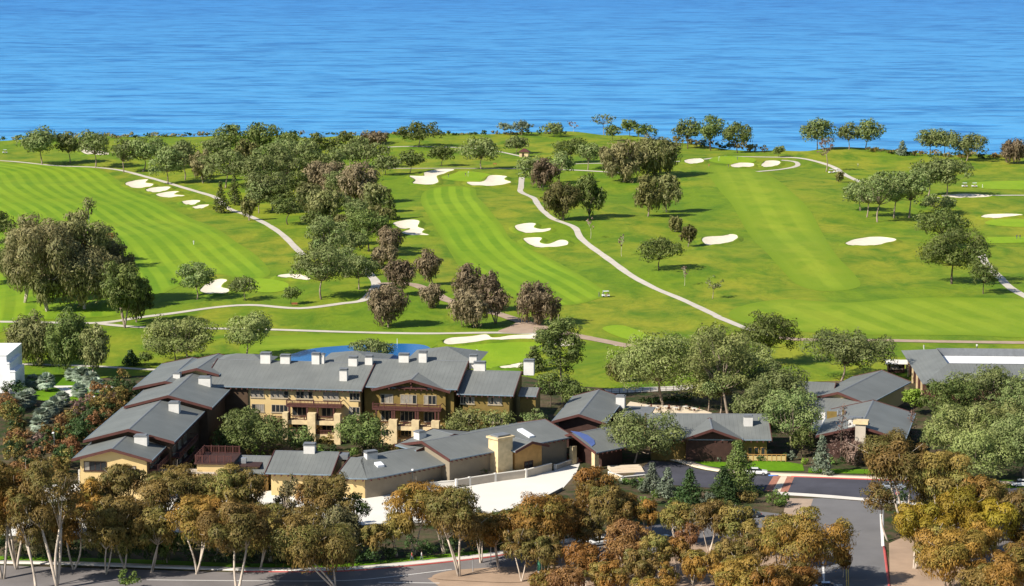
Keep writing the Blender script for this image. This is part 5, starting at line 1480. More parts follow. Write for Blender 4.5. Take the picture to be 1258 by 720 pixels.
  (820, 742, 808, 834, 685, 'gold'), (718, 722, 688, 748, 668, 'gold'), (850, 724, 834, 864, 668, 'olive'), (640, 715, 618, 662, 640, 'olive'), (668, 716, 645, 695, 655, 'olive'), (720, 690, 700, 745, 625, 'olive'), (700, 665, 680, 720, 612, 'gold'), (870, 678, 846, 900, 613, 'olive'), (905, 682, 880, 936, 622, 'olive'), (842, 690, 830, 862, 640, 'rust'),
  (860, 735, 834, 882, 668, 'gold'), (905, 755, 872, 945, 682, 'gold'), (945, 760, 915, 975, 690, 'gold'), (988, 726, 934, 1038, 622, 'gold', 'orange-topped gum tree leaning over the grey car park lane'), (955, 700, 925, 985, 632, 'gold'), (928, 708, 905, 950, 650, 'olive'), (1035, 710, 1022, 1048, 665, 'gold2'),
  (800, 760, 775, 830, 705, 'gold'), (600, 760, 585, 620, 728, 'olive'),
  (612, 700, 596, 640, 625, 'gold'), (648, 672, 628, 672, 612, 'olive'), (735, 640, 712, 758, 590, 'gold'), (770, 660, 750, 790, 605, 'gold'), (785, 735, 760, 812, 672, 'olive'), (735, 735, 712, 760, 690, 'olive'), (675, 740, 650, 700, 700, 'gold'), (890, 720, 868, 912, 660, 'olive'), (830, 710, 812, 850, 655, 'gold'), (975, 745, 950, 1005, 690, 'gold'), (880, 650, 862, 902, 612, 'olive')]),
 ('gum trees right of the car park lane', 'on the bare soil right of the car park lane', [
  (1122, 699, 1100, 1172, 612, 'yellow'), (1180, 694, 1142, 1222, 600, 'yellow', 'widest yellow-gold gum tree beside the bare soil'), (1222, 700, 1190, 1252, 608, 'yellow'), (1092, 665, 1050, 1090, 588, 'roundolive', 'small dark gum tree at the corner of the driveway'), (1165, 735, 1124, 1208, 644, 'gold'), (1232, 750, 1194, 1272, 676, 'gold'), (1195, 662, 1162, 1230, 581, 'gold'),
  (1110, 650, 1054, 1140, 530, 'olive', 'tall olive gum tree hiding the parked silver car'), (1150, 655, 1110, 1185, 545, 'olive'), (1258, 700, 1238, 1285, 632, 'gold'), (1160, 648, 1120, 1170, 590, 'olive'), (1250, 665, 1225, 1280, 600, 'olive'), (1210, 745, 1180, 1240, 690, 'olive'), (1168, 722, 1150, 1180, 690, 'oliveshrub'),
  (1200, 715, 1175, 1235, 640, 'gold'), (1250, 735, 1225, 1285, 660, 'gold'), (1215, 655, 1190, 1245, 590, 'olive')]),
]
KIND['roundolive'] = ('olive_leaf', 'pale_bark', 'round', 'olive gum tree')
KIND['thin_pine'] = ('pine_leaf', 'grey_bark', 'thin', 'sparse flat-topped pine')
KIND['bare2'] = ('pine_leaf', 'grey_bark', 'thin', 'thinly leaved small tree')
KIND['green_pine'] = ('fresh_leaf', 'grey_bark', 'round', 'fresh green pine')
KIND['rust2'] = ('dead_leaf', 'dark_bark', 'droop', 'withered brown shrub tree')
KIND['yellow2'] = ('olive_leaf', 'pale_bark', 'gum', 'yellow-olive gum tree')
KIND['gold2'] = ('gold_leaf', 'pale_bark', 'droop', 'hanging gold gum branch tree')

# landmarks the automatic labels can name
MARKS = [((45, 200), 'the pale bluff tee'), ((190, 233), 'the five-bunker chain'), ((573, 217), 'the middle green'), ((505, 282), 'the zigzag bunker'), ((660, 290), 'the two curved bunkers'),
 ((900, 197), 'the right green'), ((884, 296), 'the pointed bunker'), ((1070, 297), 'the long oval bunker'), ((1195, 242), 'the long flat bunker'), ((1240, 274), 'the far right green'), ((265, 354), 'the square bunker'),
 ((325, 351), 'the left green'), ((440, 433), 'the pond'), ((610, 437), 'the home green'), ((640, 403), 'the dirt patch'), ((644, 190), 'the maroon-roofed hut'), ((150, 392), 'the path fork'), ((1100, 450), 'the kiosk'), ((1200, 460), 'the flat-topped building'),
 ((820, 500), 'the patio'), ((609, 592), 'the stone chimney'), ((500, 545), 'the lodge gable balconies'), ((385, 545), 'the yellow lodge wall'), ((137, 590), 'the stepped lodge wing'), ((930, 580), 'the white car'), ((1097, 600), 'the silver car'), ((960, 595), 'the brick crossing'),
 ((1075, 560), 'the clubhouse chimney'), ((880, 560), 'the double gable'), ((668, 698), 'the green utility box'), ((512, 690), 'the two walkers'), ((1040, 700), 'the yellow centre lines'), ((1092, 690), 'the red kerb'), ((590, 620), 'the white deck'), ((230, 630), 'the white deck left end'), ((1022, 212), 'the parked golf carts'), ((740, 363), 'the walking golfers'), ((372, 310), 'the end of the long path'), ((820, 360), 'the path bend'), ((640, 225), 'the start of the curving path'), ((10, 460), 'the white building')]
MW = [(G(*a), b) for a, b in MARKS]
USED = set()
CZ = {(1110, 650): 0.52, (1150, 655): 0.45, (1092, 665): 0.42, (972, 558): 0.1, (895, 512): 0.12, (948, 514): 0.1, (925, 530): 0.1, (69, 724): 0.42, (44, 724): 0.35, (153, 699): 0.42, (291, 726): 0.45}
LOW = ('courtyard trees', 'trees along the driveway', 'pines right of the clubhouse')
for group, where, rows in ZONES:
    byk = {}
    for r in rows: byk.setdefault(r[5], []).append(r)
    for r in rows:
        if len(r) > 6: lab = r[6]
        else:
            x, y = G(r[0], r[1])
            near = min(MW, key=lambda q: (q[0][0] - x) ** 2 + ((q[0][1] - y) * 0.8) ** 2)
            dist = math.hypot(near[0][0] - x, near[0][1] - y)
            ph = KIND[r[5]][3]
            rel = ('next to ' if dist < 14 else 'near ' if dist < 40 else 'some way from ') + near[1]
            same = sorted(byk[r[5]], key=lambda q: (q[1] - q[4]) / scale_at(G(q[0], q[1])[1]))
            i = same.index(r); adj = ''
            if len(same) > 2:
                if i == len(same) - 1: adj = 'tallest '
                elif i == 0: adj = 'lowest '
                elif i >= len(same) * 0.6: adj = 'tall '
                elif i < len(same) * 0.3: adj = 'low '
            wd = (r[3] - r[2]) / (r[1] - r[4])
            adj += 'broad ' if wd > 1.05 else 'narrow ' if wd < 0.55 else ''
            lab = f'{adj}{ph}, {rel}'
            if len(lab.split()) < 9: lab = f'{adj}{ph} {where.split(" and ")[0]}, {rel}' if len(where.split()) < 8 else lab
            if lab in USED:
                two = sorted(MW, key=lambda q: (q[0][0] - x) ** 2 + ((q[0][1] - y) * 0.8) ** 2)
                for o2 in two[1:9]:
                    l2 = f'{adj}{ph} between {near[1]} and {o2[1]}'
                    if l2 not in USED: lab = l2; break
        USED.add(lab)
        is_sh = KIND[r[5]][2] == 'shrub'
        tree(*r[:6], lab, 'shrub' if is_sh else 'tree', group, cz=CZ.get(r[:2], 0.08 if (group in LOW and KIND[r[5]][2] == 'round') else None))

# scrub along the bluff edge, garden shrubs, hedge behind the road
rr = random.Random(21)
def shrub_row(label, group, pts, kinds, n, w, h, jit=3.0, cat='shrub', name='shrub', end='the first end'):
    ORD = 'first second third fourth fifth sixth seventh eighth ninth tenth eleventh twelfth thirteenth fourteenth fifteenth sixteenth seventeenth eighteenth nineteenth twentieth'.split()
    ORD += ['twenty-' + q for q in ORD[:9]]
    pts = np.array(pts, float)
    seg = np.r_[0, np.cumsum(np.hypot(*np.diff(pts, axis=0).T))]
    for i in range(n):
        s_ = seg[-1] * (i + 0.5) / n + rr.uniform(-0.3, 0.3) * seg[-1] / n
        x, y = np.interp(s_, seg, pts[:, 0]), np.interp(s_, seg, pts[:, 1]) + rr.uniform(-jit, jit)
        k = rr.choice(kinds); ww = rr.uniform(*w) / 2; hh_ = rr.uniform(*h)
        tree(x, y, x - ww, x + ww, y - hh_, k, (label % KIND[k][3]).replace('dark dark', 'dark') + f', {ORD[i]} from {end}', cat, group, seed=i * 31 + int(x), name=name, dens=0.8)
shrub_row('low %s on the bluff edge', 'bluff scrub', [(0, 172), (120, 170), (260, 167)], ['greybrush', 'deepshrub'], 24, (10, 24), (3, 7), 0.6, end='the bluff tee')
shrub_row('low %s on the far bluff edge', 'bluff scrub', [(330, 166), (430, 166), (560, 166), (690, 165)], ['greybrush', 'deepshrub', 'oliveshrub'], 29, (8, 22), (2, 6), 0.6, end='the tallest bluff pine')
shrub_row('%s on the slope under three bluff pines', 'bluff scrub', [(830, 176), (870, 181), (905, 185), (940, 187)], ['greybrush', 'deepshrub', 'oliveshrub'], 14, (12, 24), (6, 12), 1.5, end='the grey trees')
shrub_row('low %s on the right bluff edge', 'bluff scrub', [(1065, 186), (1110, 190), (1180, 193), (1258, 195)], ['greybrush', 'oliveshrub', 'deepshrub'], 26, (10, 24), (3, 8), 1.8, end='the paired pines')
shrub_row('%s of the roadside hedge', 'roadside hedge', [(-10, 686), (150, 690), (300, 696), (420, 696)], ['deepshrub'], 17, (26, 40), (28, 46), 2, end='the leaning white-trunked gum')
shrub_row('%s of the hedge below the deck', 'roadside hedge', [(430, 694), (520, 686), (600, 678), (640, 672)], ['deepshrub'], 10, (24, 36), (24, 40), 2, end='the low leaning gum')
shrub_row('%s behind the roadside hedge', 'roadside hedge', [(-10, 668), (150, 672), (330, 676), (440, 672)], ['deepshrub', 'shrub'], 12, (24, 36), (20, 32), 3, end='the leaning white-trunked gum')
shrub_row('%s along the left lodge wing', 'garden shrubs of the left wing', [(165, 490), (140, 510), (110, 535), (85, 560), (70, 585)], ['brownshrub', 'deepshrub', 'oliveshrub', 'deepshrub'], 26, (28, 42), (24, 40), 7, end='its rear gable')
shrub_row('%s beside the silver palms', 'garden shrubs of the left wing', [(150, 480), (125, 500), (95, 520), (70, 545), (40, 570)], ['brownshrub', 'oliveshrub', 'deadshrub', 'deepshrub'], 26, (24, 38), (20, 36), 8, end="the wing's rear gable")
shrub_row('%s below the stepped white building', 'garden shrubs of the white building', [(10, 500), (12, 520), (25, 545), (15, 570), (40, 590)], ['deepshrub', 'oliveshrub', 'brownshrub'], 20, (26, 40), (22, 36), 8, end='its wall')
shrub_row('%s against the white building', 'garden shrubs of the white building', [(8, 482), (22, 486), (30, 492), (20, 500)], ['deepshrub'], 5, (20, 30), (14, 20), 2, end='its corner')
shrub_row('%s of the patio hedge', 'patio hedge', [(788, 497), (815, 496), (850, 493)], ['deepshrub', 'deepshrub'], 8, (14, 20), (9, 13), 1, end='the gabled hall')
shrub_row('%s of the small deck hedge', 'deck hedge', [(668, 574), (680, 571), (702, 566)], ['shrub'], 5, (11, 15), (6, 8), 0.4, end='the stone chimney')
shrub_row('%s along the clubhouse front', 'clubhouse shrubs', [(865, 566), (900, 569), (955, 564), (990, 570), (1060, 570), (1100, 572)], ['shrub', 'greyshrub', 'brightshrub', 'deepshrub'], 16, (12, 20), (8, 15), 2, end='the double gable')
shrub_row('%s between the lodge courtyard trees', 'courtyard shrubs', [(270, 566), (340, 562), (400, 560), (470, 560), (540, 556), (620, 553), (660, 550)], ['deepshrub', 'shrub', 'oliveshrub'], 18, (18, 30), (12, 20), 3, end='the stepped wing')
shrub_row('%s under the car park gums', 'car park shrubs', [(610, 672), (640, 660), (690, 640), (740, 625), (790, 620), (850, 630)], ['deepshrub', 'shrub', 'oliveshrub'], 14, (20, 32), (14, 24), 4, end='the walkers')
shrub_row('%s between the right-hand gums', 'right-hand shrubs', [(1085, 610), (1130, 625), (1180, 640), (1235, 630), (1258, 625)], ['deepshrub', 'oliveshrub', 'shrub'], 10, (20, 30), (14, 22), 4, end='the driveway corner')
shrub_row('%s round the porch steps', 'porch shrubs', [(738, 590), (760, 597), (800, 598)], ['shrub', 'deepshrub', 'greyshrub'], 9, (12, 20), (8, 14), 2, end='the white deck')
shrub_row('%s at the road edge below the domed gum', 'roadside tip shrubs', [(150, 728), (162, 726)], ['shrub'], 2, (24, 30), (28, 34), 1, end='the leaning gum')

# silver fan palms in the left garden
plain('palm_trunk', (0.20, 0.15, 0.11), 0.95, 0.3, 0.8)
def palm(px, py, h, r, label):
    x, y = G(px, py); L = (x, y, 0.0); rg = np.random.default_rng(int(px * 7 + py))
    root = empty('silver_palm', L, label, 'palm', 'silver palms of the left garden')
    m = MB(); m.tube([(x, y, -0.3), (x, y, h * 0.5), (x + 0.1, y, h)], [0.4, 0.34, 0.3], 7); m.build('trunk', 'palm_trunk', root, L, shade=True)
    V = []; F = []; T = []
    for i in range(70):
        el = math.asin(rg.uniform(-0.75, 1.0)); az = rg.uniform(0, 6.28)
        dr = np.array([math.cos(az) * math.cos(el), math.sin(az) * math.cos(el), math.sin(el)])
        st_ = np.array([x, y, h]) + dr * r * 0.45
        side = np.cross(dr, [0, 0, 1.0]); side /= np.linalg.norm(side) + 1e-6
        upv = np.cross(side, dr); tr_ = rg.random(); tz = rg.random()
        for b in np.linspace(-1.25, 1.25, 11):                    # fingers of the fan
            dd = dr * math.cos(b) + side * math.sin(b)
            tip = st_ + dd * r * 0.6 * rg.uniform(0.8, 1.05) - np.array([0, 0, 0.12 * r])
            w = np.cross(dd, upv); w = w / (np.linalg.norm(w) + 1e-6) * r * 0.055
            mid = st_ + dd * r * 0.33 + upv * 0.02
            k = len(V); V += [st_, mid + w, tip, mid - w]; F.append((k, k + 1, k + 2, k + 3)); T += [(rg.random(), tr_, tz)] * 4
    mesh_np('crown', np.array(V), F, 'silver_leaf', parent=root, loc=L, attrs={'tint': ('FLOAT_VECTOR', np.array(T))})
for i, (px, py, h, r, lab) in enumerate([(57, 481, 2.6, 2.6, 'upright silver fan palm beside the garden path bend'), (40, 478, 2.0, 2.2, 'small silver fan palm by the white building'), (100, 470, 2.0, 2.8, 'wide silver fan palm on the round garden lawn'), (90, 468, 1.8, 2.4, 'silver fan palm left of the widest palm on the lawn'),
     (112, 474, 1.6, 2.6, 'silver fan palm right of the widest palm on the lawn'), (30, 500, 2.0, 2.7, 'silver fan palm in the shade of the white building'), (22, 505, 1.6, 2.4, 'low shaded silver fan palm by dark shrubs'), (36, 496, 1.8, 2.4, 'half-lit silver fan palm near the white building'), (76, 500, 2.0, 2.4, 'first silver fan palm of the slanting palm row'), (68, 507, 2.0, 2.5, 'second silver fan palm of the slanting palm row'),
     (60, 513, 2.0, 2.5, 'third silver fan palm of the slanting palm row'), (52, 520, 1.8, 2.5, 'fourth silver fan palm of the slanting palm row'), (48, 530, 1.8, 2.4, 'last silver fan palm of the slanting palm row'), (118, 482, 1.8, 2.4, 'silver fan palm against the rusty garden shrubs'), (98, 488, 1.7, 2.4, 'silver fan palm below the garden path')]):
    palm(px, py, h, r, lab)

print('leaves', NLEAF, 'tris', sum(len(m.loops) - 2 * len(m.polygons) for m in bpy.data.meshes))

# ------------------------------------------------------------------ cars, carts, people, posts
plain('car_white', (0.75, 0.75, 0.73), 0.25, 0.03, 1.0, 0.5, coat=0.6)
plain('car_silver', (0.42, 0.45, 0.47), 0.3, 0.05, 1.0, 0.5, 0.5, 0.6)
plain('car_dark', (0.035, 0.04, 0.05), 0.25, 0.05, 1.0, 0.5, coat=0.6)
plain('car_blue', (0.05, 0.09, 0.22), 0.25, 0.05, 1.0, 0.5, coat=0.6)
plain('tyre', (0.025, 0.025, 0.025), 0.85, 0.1, 2.0)
plain('lamp_red', (0.5, 0.02, 0.02), 0.3, 0.05, 1.0)
plain('utility_green', (0.05, 0.20, 0.13), 0.6, 0.1, 1.0)
plain('skin', (0.45, 0.28, 0.2), 0.7, 0.05, 2.0)
plain('shirt_white', (0.7, 0.7, 0.68), 0.8, 0.05, 2.0)
plain('shirt_red', (0.5, 0.08, 0.07), 0.8, 0.05, 2.0)
plain('shirt_dark', (0.05, 0.06, 0.10), 0.8, 0.05, 2.0)
plain('trousers', (0.10, 0.12, 0.16), 0.8, 0.05, 2.0)
plain('trousers_khaki', (0.35, 0.27, 0.17), 0.8, 0.05, 2.0)
plain('hair', (0.04, 0.025, 0.018), 0.8, 0.05, 2.0)

def loft(m, fr, secs):
    """secs: list of (u, [(v, z) ring]) sections joined into a closed skin"""
    k = len(m.v); n = len(secs[0][1])
    for u, ring in secs:
        for v, z in ring: m.v.append(fr.w(u, v, z)); m.uv.append((u, v, 0))
    for i in range(len(secs) - 1):
        for j in range(n):
            j2 = (j + 1) % n
            m.f.append((k + i * n + j, k + (i + 1) * n + j, k + (i + 1) * n + j2, k + i * n + j2))
    m.f.append(tuple(k + j for j in range(n))); m.f.append(tuple(k + (len(secs) - 1) * n + j for j in range(n))[::-1])

def car(px, py, deg, paint, label, suv=False, group='parked cars'):
    x, y = G(px, py); L = (x, y, 0.1); fr = Frame(x, y, deg, 0.1)
    root = empty('parked_car', L, label, 'car', group)
    def ring(w, z0, z1, b=0.1): return [(-w + b, z0), (w - b, z0), (w, z0 + b), (w, z1 - b * 1.5), (w - b * 1.2, z1), (-w + b * 1.2, z1), (-w, z1 - b * 1.5), (-w, z0 + b)]
    hb = 0.95 if not suv else 1.05
    m = MB(); loft(m, fr, [(-2.35, ring(0.70, 0.42, 0.72)), (-2.2, ring(0.86, 0.30, 0.85)), (-1.3, ring(0.90, 0.25, hb)), (0.0, ring(0.91, 0.24, hb)), (1.4, ring(0.90, 0.25, hb)), (2.15, ring(0.86, 0.30, hb - 0.05)), (2.35, ring(0.74, 0.42, 0.82))])
    body = m.build('body', paint, root, L, shade=False)
    rt = 1.45 if not suv else 1.75; bk = 1.75 if not suv else 2.2
    m = MB(); loft(m, fr, [(-1.15, ring(0.80, hb - 0.05, hb + 0.03, 0.03)), (-0.45, ring(0.70, hb - 0.05, rt - 0.08, 0.12)), (0.1, ring(0.68, hb - 0.05, rt - 0.02, 0.12)), (0.9, ring(0.68, hb - 0.05, rt - 0.03, 0.12)), (bk - 0.35 if suv else 1.1, ring(0.67, hb - 0.05, rt - 0.06, 0.12)), (bk, ring(0.78, hb - 0.05, hb + 0.03, 0.03))])
    m.build('windows', 'glass_dark', root, L)
    m = MB(); m.prism(fr, [(-0.60, rt - 0.05), (-0.5, rt + 0.02), (0.5, rt + 0.02), (0.60, rt - 0.05)], -0.38, 1.05 if not suv else 1.85); m.build('roof', paint, root, L)
    for u in (-1.45, 1.4):
        for sd in (-1, 1):
            m = MB(); a = fr.w(u, sd * 0.93, 0.32); b = fr.w(u, sd * 0.70, 0.32); m.tube([a, b], [0.33, 0.33], 12); wh = m.build('wheel', 'tyre', root, L)
            m = MB(); a = fr.w(u, sd * 0.95, 0.32); b = fr.w(u, sd * 0.92, 0.32); m.tube([a, b], [0.19, 0.2], 10); m.build('rim', 'steel_grey', wh, L)
    for sd in (-1, 1):
        m = MB(); m.box(fr, -2.37, -2.18, sd * 0.62 - 0.16, sd * 0.62 + 0.16, 0.60, 0.74); m.build('headlight', 'skylight_glass', root, L)
        m = MB(); m.box(fr, 2.18, 2.37, sd * 0.62 - 0.14, sd * 0.62 + 0.14, 0.66, 0.80); m.build('taillight', 'lamp_red', root, L)
    return root

car(929, 583.5, 176, 'car_white', 'white sedan parked beside the clubhouse lawn, half behind a tree')
car(1097, 601, 178, 'car_silver', 'silver car on the driveway behind the stop sign')
car(1250, 652, 170, 'car_white', 'white sports utility car under gum trees by the side street', True)
car(1238, 664, 172, 'car_dark', 'dark car parked beside the white sports utility car')
car(1256, 598, 178, 'car_white', 'white car beyond the small lawn under pines')
car(836, 650, 30, 'car_white', 'white car parked behind rust-red gum trees')
car(815, 668, 35, 'car_dark', 'dark car between gum trees in the parking bays')
car(735, 670, 30, 'car_white', 'white car at the kerb behind the orange gum trees')
car(712, 675, 30, 'car_silver', 'silver car at the kerb beside the green utility box')
car(920, 636, 10, 'car_dark', 'dark car below the olive shrubs of the driveway')
car(78, 632, 4, 'car_white', 'white car on the deck behind the tall roadside gum tree')
car(196, 640, 4, 'car_blue', 'blue car on the white deck behind gum trees')
car(330, 632, 4, 'car_silver', 'silver car at the end of the white deck')
car(372, 636, 4, 'car_blue', 'dark blue car on the white deck beside the silver car')
car(1012, 726, 5, 'car_blue', 'car crossing the lane under the orange-topped gum tree')

def golf_cart(px, py, deg, label):
    x, y = G(px, py); z = float(hgt(x, y)) + 0.06; L = (x, y, z); fr = Frame(x, y, deg, z)
    root = empty('golf_cart', L, label, 'golf cart', 'golf carts out on the course')
    m = MB(); m.prism(fr, [(-0.55, 0.3), (0.55, 0.3), (0.6, 0.45), (0.55, 0.7), (-0.55, 0.7), (-0.6, 0.45)], 0.45, 1.2); m.prism(fr, [(-0.55, 0.28), (0.55, 0.28), (0.58, 0.38), (-0.58, 0.38)], -0.4, 0.447)
    m.prism(fr, [(-0.5, 0.3), (0.5, 0.3), (0.55, 0.5), (0.42, 0.85), (-0.42, 0.85), (-0.55, 0.5)], -1.2, -0.403); m.build('body', 'car_white', root, L)
    m = MB(); m.box(fr, 0.0, 0.445, -0.5, 0.5, 0.42, 0.75); m.box(fr, 0.45, 0.6, -0.5, 0.5, 0.703, 1.2); m.build('seat', 'trousers_khaki', root, L)
    m = MB(); m.prism(fr, [(-0.6, 1.82), (0.6, 1.82), (0.55, 1.92), (-0.55, 1.92)], -0.85, 0.95); m.build('canopy', 'car_white', root, L)
    for u, v in ((-0.75, -0.5), (-0.75, 0.5), (0.85, -0.5), (0.85, 0.5)):
        m = MB(); m.tube([fr.w(u, v, 0.6), fr.w(u * 0.95, v, 1.82)], [0.035, 0.035], 5); m.build('post', 'black_metal', root, L)
        m = MB(); m.tube([fr.w(u, v * 1.2, 0.22), fr.w(u, v * 0.85, 0.22)], [0.23, 0.23], 10); m.build('wheel', 'tyre', root, L)
for a in ((1021, 213, 20, 'white golf cart parked by the reddish thin tree'), (1027, 212, 160, 'second golf cart parked on the path by the thin tree'), (1185, 230, 10, 'golf cart behind the right grove, next to a bunker'), (1197, 230, 5, 'golf cart beside a standing golfer behind the right grove'),
          (6, 188.5, 20, 'lone golf cart near the bluff by the tee'), (744, 365, 10, 'golf cart beside the two golfers on middle fairway')):
    golf_cart(*a)

def person(px, py, deg, shirt, pants, label, stride=0.25, arm=0.2, z0=None, hgt_=1.74):
    x, y = G(px, py); z = float(hgt(x, y)) + 0.07 if z0 is None else z0
    k = hgt_ / 1.74
    pts = [(0, 0, .95, .15), (0, 0, 1.15, .14), (0, 0, 1.38, .17), (0, 0, 1.50, .07), (0, .02, 1.60, .10), (0, .01, 1.70, .085),
           (.10, 0, .90, .10), (.10, stride * .5, .50, .075), (.10, stride * .45 - .05, .09, .05), (.10, stride * .45 + .12, .05, .04),
           (-.10, 0, .90, .10), (-.10, -stride * .35, .50, .075), (-.10, -stride * .7, .09, .05), (-.10, -stride * .7 + .15, .05, .04),
           (.20, 0, 1.43, .06), (.25, -arm * .4, 1.15, .05), (.24, arm * .5, .92, .038), (.23, arm * .8, .84, .04),
           (-.20, 0, 1.43, .06), (-.25, arm * .4, 1.15, .05), (-.24, arm * 1.0, .94, .038), (-.23, arm * 1.3, .87, .04)]
    ed = [(0, 1), (1, 2), (2, 3), (3, 4), (4, 5), (0, 6), (6, 7), (7, 8), (8, 9), (0, 10), (10, 11), (11, 12), (12, 13), (2, 14), (14, 15), (15, 16), (16, 17), (2, 18), (18, 19), (19, 20), (20, 21)]
    me = bpy.data.meshes.new('person'); me.from_pydata([(a * k, b * k, c * k) for a, b, c, r in pts], ed, [])
    o = bpy.data.objects.new('person', me); COL.objects.link(o)
    sk = o.modifiers.new('skin', 'SKIN')
    if not me.skin_vertices: me.skin_vertices.new()
    for i, q in enumerate(me.skin_vertices[0].data): q.radius = (pts[i][3] * k, pts[i][3] * k * 0.85)
    me.skin_vertices[0].data[0].use_root = True
    o.modifiers.new('sub', 'SUBSURF').levels = 1
    dg = bpy.context.evaluated_depsgraph_get()
    nm = bpy.data.meshes.new_from_object(o.evaluated_get(dg))
    bpy.data.objects.remove(o); 
    nm.materials.clear()
    for q in (pants, shirt, 'skin', 'hair'): nm.materials.append(MATS[q])
    for f in nm.polygons:
        c = f.center / k
        f.material_index = 3 if (c.z > 1.66 or (c.z > 1.56 and c.y < -0.03)) else 2 if (c.z > 1.5 or (abs(c.x) > 0.19 and c.z < 1.12 and c.z > 0.7)) else 1 if c.z > 0.98 else 0
        f.use_smooth = True
    o = bpy.data.objects.new('person', nm); COL.objects.link(o)
    o.location = (x, y, z); o.rotation_euler = (0, 0, math.radians(deg))
    tag(o, label, 'person', 'people about the grounds')
person(506, 690.5, -80, 'shirt_red', 'trousers', 'person in red shirt walking on the roadside pavement', 0.45, 0.3, 0.21)
person(518, 690, -80, 'shirt_white', 'trousers', 'person in pale shirt walking on the roadside pavement', 0.4, 0.3, 0.21)
for px, py, d_, s_, p_, lab in ((238, 301, 30, 'shirt_white', 'shirt_white', 'golfer in white alone on the left fairway'), (551, 218, 60, 'shirt_dark', 'trousers', 'golfer in dark clothes at left side of middle green'), (572, 217, 200, 'shirt_dark', 'trousers_khaki', 'golfer in khaki trousers on the middle green'),
    (736, 365, 100, 'shirt_dark', 'trousers', 'golfer walking left of the cart on middle fairway'), (741, 364, 70, 'shirt_white', 'trousers', 'golfer in pale shirt beside the cart on middle fairway'), (871, 206, 0, 'shirt_red', 'trousers_khaki', 'golfer in red left of the right green'), (895, 206, 40, 'shirt_dark', 'trousers', 'golfer in dark clothes before the right green'), (906, 197, 160, 'shirt_dark', 'trousers', 'golfer standing on the right green'),
    (1054, 205, 90, 'shirt_white', 'trousers', 'golfer in white beyond the parked carts'), (1207, 231, 90, 'shirt_white', 'shirt_white', 'golfer in white beside carts behind the grove'), (1249, 294, 0, 'shirt_dark', 'trousers', 'left of two golfers on the far right tee'), (1253, 294, 30, 'shirt_dark', 'trousers', 'right of two golfers on the far right tee'),
    (1135, 431, 40, 'shirt_white', 'shirt_white', 'person in white walking on the lawn behind the kiosk'), (1200, 430, 0, 'shirt_white', 'trousers', 'person in dark trousers behind the flat-topped building'), (32, 441, 0, 'shirt_dark', 'trousers', 'person in dark clothes on the grass near the gum clump')):
    person(px, py, d_, s_, p_, lab)

def pole(px, py, h, label, name, cat, top=None, mat='steel_grey', r=0.07):
    x, y = G(px, py); z = float(hgt(x, y)); L = (x, y, z)
    root = empty(name, L, label, cat)
    m = MB(); m.tube([(x, y, z - 0.2), (x, y, z + h)], [r * 1.3, r], 8); m.build('pole', mat, root, L)
    f = Frame(x, y, 0, z)
    if top == 'lamp':
        m = MB(); m.tube([(x, y, z + h - 0.15), (x, y - 0.8, z + h)], [0.05, 0.05], 6); m.build('arm', mat, root, L)
        m = MB(); m.prism(f, [(-1.3, h - 0.1), (-0.6, h - 0.05), (-0.6, h + 0.12), (-1.3, h + 0.05)], -0.2, 0.2); m.build('lamp_head', 'white_wall', root, L)
    if top == 'stop':
        m = MB(); pts = [(math.cos(a) * 0.42, h - 0.3 + math.sin(a) * 0.42) for a in np.arange(8) * math.pi / 4 + math.pi / 8]
        q0 = [f.w(a, -0.10, b) for a, b in pts]; q1 = [f.w(a, -0.13, b) for a, b in pts]
        m.poly(q0 + q1, [tuple(range(8)), tuple(range(15, 7, -1))] + [(i, 8 + i, 8 + (i + 1) % 8, (i + 1) % 8) for i in range(8)]); m.build('sign_plate', 'red_paint', root, L)
        cu_ = bpy.data.curves.new('word', 'FONT'); cu_.body = 'STOP'; cu_.size = 0.30; cu_.align_x = 'CENTER'; cu_.align_y = 'CENTER'; cu_.extrude = 0.004
        to = bpy.data.objects.new('lettering', cu_); COL.objects.link(to)
        dg = bpy.context.evaluated_depsgraph_get(); me = bpy.data.meshes.new_from_object(to.evaluated_get(dg)); bpy.data.objects.remove(to)
        me.materials.clear(); me.materials.append(MATS['white_paint'])
        to = bpy.data.objects.new('lettering', me); COL.objects.link(to); to.parent = root
        to.location = (0, -0.14, h - 0.3); to.rotation_euler = (math.pi / 2, 0, 0)
    if top == 'flag':
        m = MB(); m.poly([(x, y, z + h - 0.5), (x + 0.6, y + 0.1, z + h - 0.25), (x, y, z + h), (x, y + 0.02, z + h - 0.5), (x + 0.6, y + 0.12, z + h - 0.25), (x, y + 0.02, z + h)], [(0, 1, 2), (5, 4, 3), (0, 3, 4, 1), (1, 4, 5, 2), (2, 5, 3, 0)]); m.build('flag', 'white_paint', root, L)
    return root
pole(1102, 622, 3.0, 'red octagonal stop sign where the driveway meets the car park', 'stop_sign', 'sign', 'stop')
pole(430, 607, 4.2, 'slim lamp post before the yellow wall of the bent roof', 'lamp_post', 'lamp post', 'lamp', 'cap_metal')
pole(507, 603, 4.6, 'slim lamp post before the taupe wall of the bent roof', 'lamp_post', 'lamp post', 'lamp', 'cap_metal')
pole(67, 556, 4.6, 'white lamp post among rusty shrubs in the left garden', 'lamp_post', 'lamp post', 'lamp')
pole(117, 510, 4.6, 'white lamp post between the rusty shrubs and left lodge wing', 'lamp_post', 'lamp post', 'lamp')
pole(603, 692, 3.0, 'grey sign post on the roadside pavement', 'sign_post', 'post')
pole(581, 703, 2.6, 'grey sign post on the dirt island', 'sign_post', 'post')
pole(585, 440, 2.4, 'flagstick with white flag on the home green', 'flagstick', 'flagstick', 'flag', 'white_paint', 0.03)
pole(575, 217, 2.4, 'flagstick with white flag on the middle green', 'flagstick', 'flagstick', 'flag', 'white_paint', 0.03)
